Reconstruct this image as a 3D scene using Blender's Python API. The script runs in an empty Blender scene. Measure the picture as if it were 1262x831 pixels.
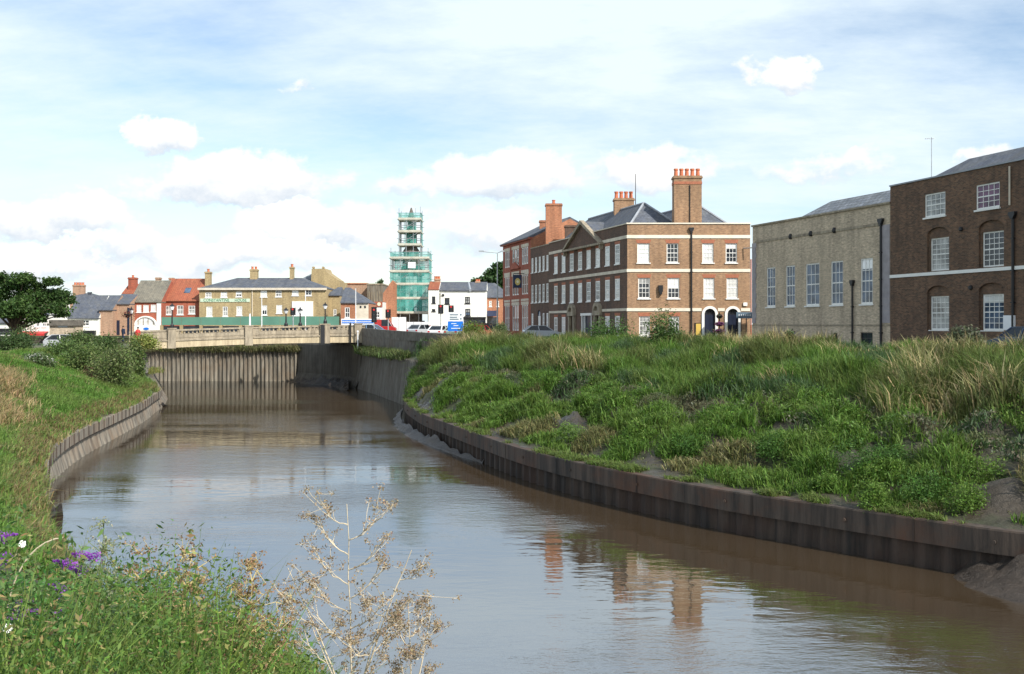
import bpy, math, random
import numpy as np
from mathutils import Vector, geometry
random.seed(7); RNG=np.random.default_rng(11)
R=math.radians; SC=bpy.context.scene; COL=SC.collection
F=1300.0; CX=631.0; HY=400.0; G=-1.6; WZ=-7.5      # focal length in px, horizon, street level, water level (eye at z=0)
def at(px,py,Y): return ((px-CX)/F*Y, Y, (HY-py)/F*Y)
# ------------------------------------------------------------------ materials
MATS={}
def newmat(name):
    m=bpy.data.materials.new(name); m.use_nodes=True; nt=m.node_tree
    MATS[name]=m; return m,nt,nt.nodes['Principled BSDF']
def nd(nt,t,**k):
    n=nt.nodes.new(t)
    for a,b in k.items(): setattr(n,a,b)
    return n
def ramp(nt,fac,stops):
    r=nd(nt,'ShaderNodeValToRGB'); e=r.color_ramp.elements
    while len(e)<len(stops): e.new(.5)
    for i,(p,c) in enumerate(stops): e[i].position=p; e[i].color=(*c,1) if len(c)==3 else c
    nt.links.new(fac,r.inputs[0]); return r.outputs[0]
def noise(nt,vec,scale,detail=4,rough=.55,dim='3D'):
    n=nd(nt,'ShaderNodeTexNoise'); n.inputs['Scale'].default_value=scale
    n.inputs['Detail'].default_value=detail; n.inputs['Roughness'].default_value=rough
    if vec is not None: nt.links.new(vec,n.inputs['Vector'])
    return n.outputs['Fac']
def mapping(nt,vec,sc=(1,1,1),loc=(0,0,0),rot=(0,0,0)):
    m=nd(nt,'ShaderNodeMapping'); m.inputs['Scale'].default_value=sc
    m.inputs['Location'].default_value=loc; m.inputs['Rotation'].default_value=rot
    nt.links.new(vec,m.inputs['Vector']); return m.outputs[0]
def mixc(nt,f,a,b,mode='MIX'):
    n=nd(nt,'ShaderNodeMix'); n.data_type='RGBA'; n.blend_type=mode
    for s,v in ((0,f),(6,a),(7,b)):
        if hasattr(v,'is_linked') or hasattr(v,'links'): nt.links.new(v,n.inputs[s])
        elif s==0: n.inputs[0].default_value=v
        else: n.inputs[s].default_value=(*v,1)
    return n.outputs[2]
def bump(nt,b,h,st=.3,d=.02):
    n=nd(nt,'ShaderNodeBump'); n.inputs['Strength'].default_value=st; n.inputs['Distance'].default_value=d
    nt.links.new(h,n.inputs['Height']); nt.links.new(n.outputs[0],b.inputs['Normal'])
def plain(name,c,rough=.6,metal=0,var=.18,sc=1.5,spec=.5,coat=0):
    m,nt,b=newmat(name); co=nd(nt,'ShaderNodeTexCoord').outputs['Object']
    f=noise(nt,co,sc,5); lo=tuple(x*(1-var) for x in c); hi=tuple(min(1,x*(1+var)) for x in c)
    nt.links.new(ramp(nt,f,[(.3,lo),(.7,hi)]),b.inputs['Base Color'])
    b.inputs['Roughness'].default_value=rough; b.inputs['Metallic'].default_value=metal
    b.inputs['Specular IOR Level'].default_value=spec; b.inputs['Coat Weight'].default_value=coat
    return m
def brick(name,c1,c2,mort,stain,bw=.235,bh=.078,ms=.011,amt=.6,sscale=.35,bs=1.0):
    m,nt,b=newmat(name); tc=nd(nt,'ShaderNodeTexCoord'); uv=tc.outputs['UV']; ob=tc.outputs['Object']
    t=nd(nt,'ShaderNodeTexBrick'); nt.links.new(uv,t.inputs['Vector'])
    t.inputs['Scale'].default_value=1; t.inputs['Brick Width'].default_value=bw; t.inputs['Row Height'].default_value=bh
    t.inputs['Mortar Size'].default_value=ms; t.inputs['Color1'].default_value=(*c1,1); t.inputs['Color2'].default_value=(*c2,1)
    t.inputs['Mortar'].default_value=(*mort,1); t.inputs['Bias'].default_value=0; t.inputs['Mortar Smooth'].default_value=.3
    f=noise(nt,ob,sscale,6,.65); r=ramp(nt,f,[(.42,(0,0,0)),(.7,(1,1,1))])
    mm=nd(nt,'ShaderNodeMath',operation='MULTIPLY'); nt.links.new(r,mm.inputs[0]); mm.inputs[1].default_value=amt
    c=mixc(nt,mm.outputs[0],t.outputs['Color'],stain)
    g=noise(nt,mapping(nt,uv,(3.2,8,1)),1.0,3,.7); gr=ramp(nt,g,[(.3,(.72,.72,.72)),(.7,(1.3,1.28,1.25))])
    c=mixc(nt,1.0,c,gr,'MULTIPLY')
    st=noise(nt,mapping(nt,uv,(1.6,.18,1)),1.0,4,.6); sr=ramp(nt,st,[(.35,(.8,.8,.8)),(.6,(1.05,1.05,1.05))])
    c=mixc(nt,1.0,c,sr,'MULTIPLY')
    nt.links.new(c,b.inputs['Base Color']); b.inputs['Roughness'].default_value=.85
    bump(nt,b,t.outputs['Fac'],-.25*bs,.01); return m
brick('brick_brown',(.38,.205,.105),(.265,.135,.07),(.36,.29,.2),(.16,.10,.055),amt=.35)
brick('brick_shade',(.175,.085,.052),(.09,.05,.034),(.13,.10,.075),(.055,.04,.033),amt=.6)  # brown brick with the street front's shade mixed into its colour
brick('brick_dark',(.20,.10,.055),(.075,.042,.026),(.17,.13,.09),(.045,.027,.019),amt=.5,sscale=.7)
brick('brick_red',(.42,.085,.04),(.30,.06,.032),(.34,.18,.12),(.14,.04,.03),amt=.4)
brick('brick_orange',(.44,.155,.07),(.33,.11,.055),(.42,.28,.18),(.26,.1,.05),amt=.4)
brick('brick_grey',(.62,.49,.34),(.42,.335,.235),(.48,.42,.34),(.30,.24,.18),amt=.4,sscale=.6)
brick('brick_yellow',(.44,.34,.17),(.34,.25,.13),(.40,.33,.2),(.26,.19,.1),amt=.5)
brick('brick_pink',(.46,.28,.18),(.36,.2,.13),(.42,.3,.22),(.28,.2,.13),amt=.5)
brick('slate',(.105,.12,.155),(.07,.082,.11),(.04,.045,.055),(.15,.15,.14),bw=.32,bh=.22,ms=.012,amt=.55,sscale=1.2,bs=.5)
brick('slate_pale',(.24,.26,.30),(.13,.15,.18),(.06,.07,.08),(.20,.21,.2),bw=.5,bh=.4,ms=.03,amt=.5,sscale=1.6,bs=.5)
brick('tile_grey',(.22,.205,.165),(.15,.14,.115),(.08,.075,.06),(.27,.24,.18),bw=.3,bh=.25,ms=.03,amt=.6,sscale=.9,bs=.5)
brick('tile_red',(.42,.125,.06),(.31,.09,.048),(.16,.05,.03),(.30,.12,.06),bw=.3,bh=.28,ms=.03,amt=.55,sscale=.6,bs=.5)
plain('white_paint',(.80,.79,.75),.5,var=.05); plain('cream_stone',(.62,.55,.44),.8,var=.15)
plain('band_stone',(.74,.68,.56),.8,var=.1); plain('quoin',(.33,.30,.31),.85,var=.2); plain('render_white',(.80,.79,.72),.75,var=.05,sc=.6)
plain('lead',(.30,.32,.35),.6,var=.15); plain('iron_black',(.012,.012,.014),.45,var=.1); plain('door_navy',(.012,.018,.04),.35)
plain('terracotta',(.50,.15,.07),.75,var=.2); plain('red_header',(.36,.13,.07),.8,var=.2,sc=6)
plain('galv',(.42,.44,.45),.45,.6); plain('white_sheet',(.78,.79,.80),.45,var=.04); plain('blue_sign',(.01,.16,.62),.4,var=.05)
plain('green_hoarding',(.10,.235,.17),.5,var=.12,sc=.5); plain('yellow_notice',(.62,.42,.08),.6,var=.1); plain('sign_slate',(.10,.15,.2),.5)
plain('board_wood',(.52,.50,.41),.75,var=.2); plain('rubber',(.015,.015,.016),.8); plain('pipe_red',(.42,.12,.06),.7)
plain('red_cloth',(.5,.03,.03),.6); plain('navy_cloth',(.015,.025,.06),.7); plain('skin',(.5,.3,.2),.6); plain('hair',(.04,.025,.015),.7)
plain('lens_red',(.55,.03,.03),.25); plain('lens_clear',(.75,.76,.78),.15); plain('flower_pink',(.62,.09,.32),.7,var=.25,sc=6)
plain('sign_cream',(.72,.70,.5),.6,var=.06); plain('sign_green',(.03,.2,.09),.6); plain('gold',(.55,.42,.12),.5); plain('pale_sign',(.55,.66,.5),.6,var=.05)
plain('concrete_dark',(.13,.115,.095),.9,var=.4,sc=2.2)
def glass(name,c,rough=.04):
    m,nt,b=newmat(name); co=nd(nt,'ShaderNodeTexCoord').outputs['Object']
    f=noise(nt,co,1.1,2); nt.links.new(ramp(nt,f,[(.35,tuple(x*(.5 if c[0]<.5 else .88) for x in c)),(.65,tuple(min(.85,x*1.5) for x in c))]),b.inputs['Base Color'])
    if c[0]>.5: b.inputs['IOR'].default_value=1.9
    b.inputs['Roughness'].default_value=rough; b.inputs['Specular IOR Level'].default_value=.8 if c[0]>.5 else .45
    bump(nt,b,noise(nt,co,1.7,1),.15,.02)
glass('glass_dark',(.03,.036,.045)); glass('glass_blue',(.07,.10,.15)); glass('glass_blind',(.72,.72,.69)); glass('glass_curtain',(.30,.30,.29)); glass('glass_plum',(.12,.04,.09)); glass('car_glass',(.02,.025,.03))
def paint(name,c): plain(name,c,.3,0,.04,coat=.6)
for n,c in dict(car_silver=(.45,.47,.5),car_red=(.42,.02,.02),car_blue=(.02,.07,.22),car_sky=(.2,.32,.5),car_white=(.75,.76,.78),car_maroon=(.16,.03,.04),car_navy=(.02,.05,.12),car_green=(.3,.38,.34)).items(): paint(n,c)
# stained vertical faces (piles, concrete): streaks run down the object
def streak(name,c1,c2,c3,amt=.7,rough=.8,zs=.15):
    m,nt,b=newmat(name); co=nd(nt,'ShaderNodeTexCoord').outputs['Object']
    a=noise(nt,mapping(nt,co,(1.7,1.7,zs)),1.6,6,.65); k=noise(nt,co,.5,6,.7)
    c=ramp(nt,a,[(.35,c1),(.62,c2)]); r=ramp(nt,k,[(.45,(0,0,0)),(.68,(amt,amt,amt))])
    c=mixc(nt,r,c,c3); nt.links.new(c,b.inputs['Base Color']); b.inputs['Roughness'].default_value=rough
    bump(nt,b,noise(nt,mapping(nt,co,(3,3,.6)),3,5),.5,.03)
streak('cream_bridge',(.34,.27,.17),(.56,.46,.30),(.30,.25,.17),.55,zs=.3); streak('weathered_stone',(.19,.155,.11),(.40,.335,.24),(.22,.19,.14),.6,zs=.4)
streak('rusty_cap',(.018,.014,.011),(.075,.054,.04),(.10,.042,.02),.75)
streak('rusty_pile',(.012,.009,.007),(.06,.04,.028),(.045,.02,.011),.7)
streak('pile_grey',(.09,.078,.06),(.27,.24,.19),(.17,.12,.075),.65)
streak('pile_shade',(.10,.09,.075),(.18,.165,.14),(.09,.07,.05),.6)  # darker copy of the pile grey, shade worked into the colour
streak('concrete_pale',(.06,.05,.038),(.25,.22,.175),(.20,.14,.09),.75)
streak('abutment_conc',(.07,.062,.05),(.14,.125,.10),(.05,.04,.03),.7)  # dark grey streaked concrete of the bridge abutment
streak('parapet_conc',(.085,.075,.065),(.17,.155,.13),(.12,.085,.06),.5,zs=.6)
# vegetation: colour comes from the leaf itself
def veg(name,rough=.55,tr=.35):
    m,nt,b=newmat(name); a=nd(nt,'ShaderNodeAttribute',attribute_name='col').outputs['Color']
    nt.links.new(a,b.inputs['Base Color']); b.inputs['Roughness'].default_value=rough; b.inputs['Specular IOR Level'].default_value=.25
    t=nd(nt,'ShaderNodeBsdfTranslucent'); nt.links.new(a,t.inputs['Color'])
    mx=nd(nt,'ShaderNodeMixShader'); mx.inputs[0].default_value=tr
    nt.links.new(b.outputs[0],mx.inputs[1]); nt.links.new(t.outputs[0],mx.inputs[2])
    nt.links.new(mx.outputs[0],nt.nodes['Material Output'].inputs['Surface'])
veg('leaf'); veg('petal',.6,.3)
m,nt,b=newmat('bark'); co=nd(nt,'ShaderNodeTexCoord').outputs['Object']
nt.links.new(ramp(nt,noise(nt,mapping(nt,co,(6,6,1)),2),[(.3,(.05,.035,.025)),(.7,(.14,.1,.07))]),b.inputs['Base Color']); b.inputs['Roughness'].default_value=.9
plain('dead_stem',(.52,.44,.31),.7,var=.2,sc=8); plain('green_stem',(.16,.2,.06),.7,var=.2,sc=8); plain('straw_stem',(.50,.40,.17),.7,var=.2,sc=8)
# soil / mud banks
m,nt,b=newmat('bank_soil'); co=nd(nt,'ShaderNodeTexCoord').outputs['Object']
c=ramp(nt,noise(nt,co,.9,8,.65),[(.3,(.035,.027,.018)),(.55,(.06,.048,.034)),(.75,(.095,.078,.058))])
g=ramp(nt,noise(nt,co,.35,5,.6),[(.45,(0,0,0)),(.6,(.8,.8,.8))]); c=mixc(nt,g,c,(.045,.06,.02))
nt.links.new(c,b.inputs['Base Color']); nt.links.new(ramp(nt,noise(nt,co,1.4,4),[(.4,(.35,)*3),(.6,(.8,)*3)]),b.inputs['Roughness'])
bump(nt,b,noise(nt,co,3.5,8,.7),.9,.12)
m,nt,b=newmat('mud'); co=nd(nt,'ShaderNodeTexCoord').outputs['Object']
nt.links.new(ramp(nt,noise(nt,co,1.8,8,.65),[(.3,(.03,.022,.016)),(.7,(.085,.065,.049))]),b.inputs['Base Color']); b.inputs['Roughness'].default_value=.42
bump(nt,b,noise(nt,co,3.2,8,.75),1,.22)
m,nt,b=newmat('asphalt'); co=nd(nt,'ShaderNodeTexCoord').outputs['Object']
nt.links.new(ramp(nt,noise(nt,co,2,6),[(.3,(.045,.045,.047)),(.7,(.075,.073,.07))]),b.inputs['Base Color']); b.inputs['Roughness'].default_value=.85
plain('paving',(.26,.24,.21),.85,var=.2,sc=3); plain('kerb_stone',(.33,.32,.3),.85); plain('line_paint',(.7,.7,.66),.6)
m,nt,b=newmat('ground_cover'); co=nd(nt,'ShaderNodeTexCoord').outputs['Object']
nt.links.new(ramp(nt,noise(nt,co,.08,8,.7),[(.35,(.05,.075,.025)),(.6,(.12,.11,.07)),(.75,(.16,.14,.11))]),b.inputs['Base Color']); b.inputs['Roughness'].default_value=.95
# river water: muddy body colour, rippled clear-coat reflection
m,nt,b=newmat('river'); co=nd(nt,'ShaderNodeTexCoord').outputs['Object']
wob=noise(nt,co,.06,3,.6)
c=ramp(nt,noise(nt,mapping(nt,co,(.05,.02,1)),1,4,.6),[(.35,(.046,.031,.018)),(.65,(.070,.048,.028))])
nt.links.new(c,b.inputs['Base Color']); b.inputs['IOR'].default_value=3.5; b.inputs['Specular Tint'].default_value=(.90,.96,1,1); b.inputs['Specular IOR Level'].default_value=.72
b.inputs['Roughness'].default_value=.02
n1=noise(nt,mapping(nt,co,(.55,1.25,1),rot=(0,0,R(-12))),1.0,3,.55)
n2=noise(nt,mapping(nt,co,(2.2,5.0,1),rot=(0,0,R(-6))),1.0,4,.6)
patch=ramp(nt,noise(nt,mapping(nt,co,(.045,.11,1),loc=(3,1,0)),1.0,4,.55),[(.44,(.15,)*3),(.60,(2.4,)*3)])
mm=nd(nt,'ShaderNodeMath',operation='MULTIPLY'); nt.links.new(n2,mm.inputs[0]); nt.links.new(patch,mm.inputs[1])
m2=nd(nt,'ShaderNodeMath',operation='MULTIPLY_ADD'); nt.links.new(mm.outputs[0],m2.inputs[0]); m2.inputs[1].default_value=.55; nt.links.new(n1,m2.inputs[2])
bump(nt,b,m2.outputs[0],1.0,.0125)
# debris netting: see-through green mesh
m,nt,b=newmat('debris_net'); b.inputs['Base Color'].default_value=(.09,.42,.36,1); b.inputs['Roughness'].default_value=.7
co=nd(nt,'ShaderNodeTexCoord').outputs['Object']
tr=nd(nt,'ShaderNodeBsdfTransparent'); mx=nd(nt,'ShaderNodeMixShader')
nt.links.new(ramp(nt,noise(nt,co,.8,4,.6),[(.35,(.28,)*3),(.7,(.75,)*3)]),mx.inputs[0])
nt.links.new(tr.outputs[0],mx.inputs[1]); nt.links.new(b.outputs[0],mx.inputs[2]); nt.links.new(mx.outputs[0],nt.nodes['Material Output'].inputs['Surface'])
# ------------------------------------------------------------------ object helpers
def props(o,label=None,cat=None,group=None,kind=None):
    if label: o['label']=label
    if cat: o['category']=cat
    if group: o['group']=group
    if kind: o['kind']=kind
    return o
def thing(name,loc,label,cat,group=None):
    o=bpy.data.objects.new(name,None); COL.objects.link(o); o.location=loc; o.empty_display_size=.3
    return props(o,label,cat,group)
class Fr:
    def __init__(s,wx,wy,ang,root):
        s.ox=wx-root[0]; s.oy=wy-root[1]; s.c=math.cos(ang); s.s=math.sin(ang); s.wx=wx; s.wy=wy; s.z=root[2]
    def pt(s,u,w,v): return (s.ox+u*s.c-w*s.s, s.oy+u*s.s+w*s.c, v)
    def uv(s,px,py):
        kx=(px-CX)/F; kz=(HY-py)/F; nx,ny=s.s,-s.c
        t=(s.wx*nx+s.wy*ny)/(kx*nx+ny)
        return ((kx*t-s.wx)*s.c+(t-s.wy)*s.s, kz*t-s.z)
    def u(s,px): return s.uv(px,HY)[0]
def fr2(p0,p1,root): return Fr(p0[0],p0[1],math.atan2(p1[1]-p0[1],p1[0]-p0[0]),root)
class MB:
    def __init__(s,fr=None): s.v=[]; s.f=[]; s.m=[]; s.fr=fr; s.sm=False
    def add(s,vs,fs,mi=0):
        n=len(s.v)
        s.v+= [s.fr.pt(*p) for p in vs] if s.fr else list(vs)
        for f in fs: s.f.append(tuple(n+i for i in f)); s.m.append(mi)
    def box(s,x0,x1,y0,y1,z0,z1,mi=0):
        s.add([(x0,y0,z0),(x1,y0,z0),(x1,y1,z0),(x0,y1,z0),(x0,y0,z1),(x1,y0,z1),(x1,y1,z1),(x0,y1,z1)],
              [(0,3,2,1),(4,5,6,7),(0,1,5,4),(1,2,6,5),(2,3,7,6),(3,0,4,7)],mi)
    def sbox(s,x0,x1,y0,y1,z0,z1,zs,mi=0,n=1):
        for k in range(n):
            a=x0+(x1-x0)*k/n; b=x0+(x1-x0)*(k+1)/n; A=zs(a); B=zs(b)
            s.add([(a,y0,z0+A),(b,y0,z0+B),(b,y1,z0+B),(a,y1,z0+A),(a,y0,z1+A),(b,y0,z1+B),(b,y1,z1+B),(a,y1,z1+A)],
              [(0,3,2,1),(4,5,6,7),(0,1,5,4),(2,3,7,6)]+([(3,0,4,7)] if k==0 else [])+([(1,2,6,5)] if k==n-1 else []),mi)
    def prism(s,poly,y0,y1,mi=0):      # polygon in (x,z) extruded along y
        n=len(poly); vs=[(p[0],y0,p[1]) for p in poly]+[(p[0],y1,p[1]) for p in poly]
        s.add(vs,[tuple(range(n)),tuple(range(2*n-1,n-1,-1))]+[(i,n+i,n+(i+1)%n,(i+1)%n) for i in range(n)],mi)
    def zprism(s,poly,z0,z1,mi=0):
        n=len(poly); vs=[(p[0],p[1],z0) for p in poly]+[(p[0],p[1],z1) for p in poly]
        s.add(vs,[tuple(range(n-1,-1,-1)),tuple(range(n,2*n))]+[(i,(i+1)%n,n+(i+1)%n,n+i) for i in range(n)],mi)
    def tube(s,p0,p1,r0,r1=None,n=8,mi=0,cap=True):
        r1=r0 if r1 is None else r1; p0=Vector(p0); p1=Vector(p1); d=(p1-p0)
        if d.length<1e-6: return
        d.normalize(); a=d.orthogonal().normalized(); b=d.cross(a); vs=[]
        for p,r in ((p0,r0),(p1,r1)):
            for i in range(n): t=2*math.pi*i/n; vs.append(tuple(p+a*(r*math.cos(t))+b*(r*math.sin(t))))
        s.add(vs,[(i,(i+1)%n,n+(i+1)%n,n+i) for i in range(n)]+([tuple(range(n-1,-1,-1)),tuple(range(n,2*n))] if cap else []),mi)
    def lathe(s,c,prof,n=12,mi=0):
        vs=[]; m=len(prof)
        for r,z in prof:
            for i in range(n): t=2*math.pi*i/n; vs.append((c[0]+r*math.cos(t),c[1]+r*math.sin(t),c[2]+z))
        fs=[(k*n+i,k*n+(i+1)%n,(k+1)*n+(i+1)%n,(k+1)*n+i) for k in range(m-1) for i in range(n)]
        s.add(vs,fs+[tuple(range(n-1,-1,-1)),tuple((m-1)*n+i for i in range(n))],mi)
    def wall(s,outline,holes,w=0,reveal=.15,mi=0,mr=None):
        pts=[]; edges=[]
        for lp in [outline]+holes:
            n=len(pts); pts+=[Vector(p) for p in lp]; edges+=[(n+i,n+(i+1)%len(lp)) for i in range(len(lp))]
        vo,_,fo,_,_,_=geometry.delaunay_2d_cdt(pts,edges,[],0,1e-5)
        def inside(p,lp):
            r=False; j=len(lp)-1
            for i in range(len(lp)):
                a,b=lp[i],lp[j]
                if (a[1]>p[1])!=(b[1]>p[1]) and p[0]<(b[0]-a[0])*(p[1]-a[1])/(b[1]-a[1])+a[0]: r=not r
                j=i
            return r
        fs=[]
        for f in fo:
            c=sum((vo[i] for i in f),Vector((0,0)))/len(f)
            if inside(c,outline) and not any(inside(c,h) for h in holes): fs.append(tuple(f))
        s.add([(p.x,w,p.y) for p in vo],fs,mi)
        for h in holes:
            n=len(h)
            s.add([(p[0],w,p[1]) for p in h]+[(p[0],w+reveal,p[1]) for p in h],[(i,(i+1)%n,n+(i+1)%n,n+i) for i in range(n)],mi if mr is None else mr)
    def hip(s,x0,x1,y0,y1,z0,z1,hl=0,hr=0,mi=0,th=.12,gm=None):   # ridge along x; hip insets left / right (0 = gable)
        ym=(y0+y1)/2; gm=mi if gm is None else gm
        v=[(x0,y0,z0),(x1,y0,z0),(x1,y1,z0),(x0,y1,z0),(x0+hl,ym,z1),(x1-hr,ym,z1),
           (x0,y0,z0-th),(x1,y0,z0-th),(x1,y1,z0-th),(x0,y1,z0-th)]
        s.add(v,[(0,1,5,4),(2,3,4,5),(6,9,8,7),(0,6,7,1),(1,7,8,2),(2,8,9,3),(3,9,6,0)],mi)
        s.add([v[0],v[3],v[4]],[(0,2,1)],mi if hl else gm); s.add([v[1],v[2],v[5]],[(0,1,2)],mi if hr else gm)
    def build(s,name,mats,parent=None,smooth=False,**k):
        me=bpy.data.meshes.new(name); me.from_pydata(s.v,[],s.f); 
        for m in (mats if isinstance(mats,(list,tuple)) else [mats]): me.materials.append(MATS[m])
        me.polygons.foreach_set('material_index',s.m)
        if smooth: me.polygons.foreach_set('use_smooth',[True]*len(s.f))
        uvl=me.uv_layers.new(name='UVMap').data; V=me.vertices
        for p in me.polygons:
            n=p.normal
            if abs(n.z)>.98: ax=Vector((1,0,0)); ay=Vector((0,1,0))
            else:
                ax=Vector((-n.y,n.x,0)).normalized(); ay=n.cross(ax)
                if ay.z<0: ay=-ay
            for li in p.loop_indices:
                c=V[me.loops[li].vertex_index].co; uvl[li].uv=(c.dot(ax),c.dot(ay))
        me.update(); o=bpy.data.objects.new(name,me); COL.objects.link(o)
        if parent: o.parent=parent
        return props(o,**k)
def rect(a,b,c,d): return [(a,c),(b,c),(b,d),(a,d)]
def archp(a,b,c,d,n=8,k=None):        # opening a..b, c..d whose head is an arch of rise k (default semicircle)
    r=(b-a)/2; k=r if k is None else k; m=(a+b)/2
    return [(a,c),(b,c)]+[(m+r*math.cos(math.pi*i/n),d-k+k*math.sin(math.pi*i/n)) for i in range(n+1)]
def window(par,fr,a,b,c,d,cols=3,rows=4,pane='glass_dark',dep=.10,fw=.085,bar=.035,frame='white_paint',sill=True,sash=True,w=0,label=None,name='window'):
    m=MB(fr); y0=w+dep-.03; y1=w+dep+.05
    for x0,x1,z0,z1 in ((a,a+fw,c,d),(b-fw,b,c,d),(a+fw,b-fw,c,c+fw*1.3),(a+fw,b-fw,d-fw,d)): m.box(x0,x1,y0,y1,z0,z1)
    i0,i1,j0,j1=a+fw,b-fw,c+fw*1.3,d-fw
    for k in range(1,cols): x=i0+(i1-i0)*k/cols; m.box(x-bar/2,x+bar/2,y0+.02,y1-.01,j0,j1)
    for k in range(1,rows):
        z=j0+(j1-j0)*k/rows; t=fw*.8 if (sash and k*2==rows) else bar
        m.box(i0,i1,y0+.01,y1-.013,z-t/2,z+t/2)
    if sill: m.box(a-.09,b+.09,w-.09,w+dep+.04,c-.10,c-.002)
    o=m.build(name,frame,par,label=label)
    if pane in('glass_dark','glass_blue') and (b-a)>.7 and random.random()<.45:
        zb_=d-fw-(d-c)*random.choice((.2,.3,.45)); q=MB(fr); q.add([(i0-.02,y0+.042,zb_),(i1+.02,y0+.042,zb_),(i1+.02,y0+.042,d-fw+.02),(i0-.02,y0+.042,d-fw+.02)],[(0,1,2,3)]); q.build('blind',random.choice(('glass_blind','glass_curtain')),o)
    q=MB(fr); q.add([(a+.01,y0+.045,c+.01),(b-.01,y0+.045,c+.01),(b-.01,y0+.045,d-.01),(a+.01,y0+.045,d-.01)],[(0,1,2,3)]); q.build('pane',pane,o)
    return o
def chimney(par,x0,x1,y0,y1,z0,z1,mat,pots=0,ph=.7,corb=.25,name='chimney',pm='terracotta'):
    m=MB(); m.box(x0,x1,y0,y1,z0,z1-corb); m.box(x0-.08,x1+.08,y0-.08,y1+.08,z1-corb,z1-.1); m.box(x0-.03,x1+.03,y0-.03,y1+.03,z1-.1,z1)
    o=m.build(name,mat,par)
    for k in range(pots):
        x=x0+(x1-x0)*(k+.5)/pots; p=MB(); p.lathe((x,(y0+y1)/2,z1-.02),[(.2,0),(.165,ph*.75),(.21,ph*.8),(.21,ph),(.14,ph)],10); p.build('chimney_pot',pm,o,smooth=False)
    return o
def pipe(par,fr,u,v0,v1,r=.055,mat='iron_black',w=-.1,hopper=True,name='drainpipe'):
    m=MB(fr); m.tube((u,w,v0),(u,w,v1),r,n=8)
    z=v0+1
    while z<v1: m.box(u-r*1.4,u+r*1.4,w-r*1.2,0,z,z+.07); z+=1.8
    if hopper: m.prism([(u-r,v1),(u+r,v1),(u+r*3,v1+.25),(u+r*3,v1+.4),(u-r*3,v1+.4),(u-r*3,v1+.25)],w-.12,w+.09)
    return m.build(name,mat,par)
def text(s,size,loc,rot,mat,parent,ext=.01,name='lettering'):
    cu=bpy.data.curves.new(name,'FONT'); cu.body=s; cu.size=size; cu.extrude=ext; cu.align_x='CENTER'; cu.align_y='CENTER'
    t=bpy.data.objects.new('tmp_text',cu); COL.objects.link(t); bpy.context.view_layer.update()
    me=bpy.data.meshes.new_from_object(t.evaluated_get(bpy.context.evaluated_depsgraph_get()))
    bpy.data.objects.remove(t); me.materials.clear(); me.materials.append(MATS[mat])
    o=bpy.data.objects.new(name,me); COL.objects.link(o); o.location=loc; o.rotation_euler=rot; o.parent=parent; return o
# ================================================================== BUILDINGS
def closed_body(mb,poly,z0,z1,skip,mi=0):      # plain walls along footprint polygon edges not in skip
    for i in range(len(poly)):
        if i in skip: continue
        a,b=poly[i],poly[(i+1)%len(poly)]
        mb.add([(a[0],a[1],z0),(b[0],b[1],z0),(b[0],b[1],z1),(a[0],a[1],z1)],[(0,1,2,3)],mi)
def cap(mb,poly,z,mi=0): mb.add([(p[0],p[1],z) for p in poly],[tuple(range(len(poly)))],mi)
def loc(fr,u,w): p=fr.pt(u,w,0); return (p[0],p[1])
# ---- corner house (brown brick, sunlit end + long shaded street front)
rt=(10.6,97.0,G); A=(4.25,120.1); B=(10.6,97.0); C=(21.9,97.0)
cor=thing('corner_house',rt,'brown brick corner house with white bands, pedimented side and tall chimney with five pots','building')
fN=fr2(B,C,rt); fW=fr2(A,B,rt); LW_=math.hypot(B[0]-A[0],B[1]-A[1])
V1=(7.27,9.06); V2=(3.99,5.88); V3=(.55,2.35)
m=MB(fN); holes=[]; wins=[]
cols=[(785.4,800.5),(821.6,836),(865.5,879.4),(894.4,908.3)]; cols2=[(786.6,801),(822.7,837.2),(867,880.5),(895.5,909.4)]
panes1=['glass_blind','glass_dark','glass_blind','glass_dark']; panes2=['glass_dark','glass_dark','glass_blind','glass_blind']
for i in range(4):
    a,b=fN.u(cols[i][0]),fN.u(cols[i][1]); wins.append((a,b,*V1,panes1[i],4 if i!=2 else 3))
    a,b=fN.u(cols2[i][0]),fN.u(cols2[i][1]); wins.append((a,b,*V2,panes2[i],4))
for a,b,p in ((787.7,801,'glass_curtain'),(824.5,837,'glass_dark')): wins.append((fN.u(a),fN.u(b),*V3,p,4))
doors=[(fN.u(868),fN.u(881.4)),(fN.u(896.4),fN.u(909.7))]
holes=[rect(a,b,c,d) for a,b,c,d,_,_ in wins]+[archp(a,b,.05,3.05) for a,b in doors]
LN=11.3; PH=10.85
m.wall(rect(0,LN,0,PH),holes,reveal=.16); m.build('end_wall','brick_brown',cor)
for a,b,c,d,p,k in wins:
    window(cor,fN,a,b,c,d,3 if p!='glass_blind' or k==3 else 3,4,p)
m=MB(fN)
for z0,z1 in ((9.52,9.82),(6.42,6.70),(2.82,3.10)):
    if z0<3:
        us=[0]+[x for a,b in doors for x in (a-.25,b+.25)]+[LN]
        for i in range(0,len(us),2): m.box(us[i]-(.05 if i==0 else 0),us[i+1],-.06,.02,z0,z1)
    else: m.box(-.05,LN+.03,-.06,.02,z0,z1)
m.box(-.08,LN+.05,-.09,.35,PH-.02,PH+.1); m.build('stone_band','band_stone',cor)
m=MB(fN)
for a,b,c,d,_,_ in wins: m=MB(fN); m.prism([(a-.02,d+.003),(b+.02,d+.003),(b+.16,d+.33),(a-.16,d+.33)],-.012,.01); m.build('brick_header','red_header',cor)
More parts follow.
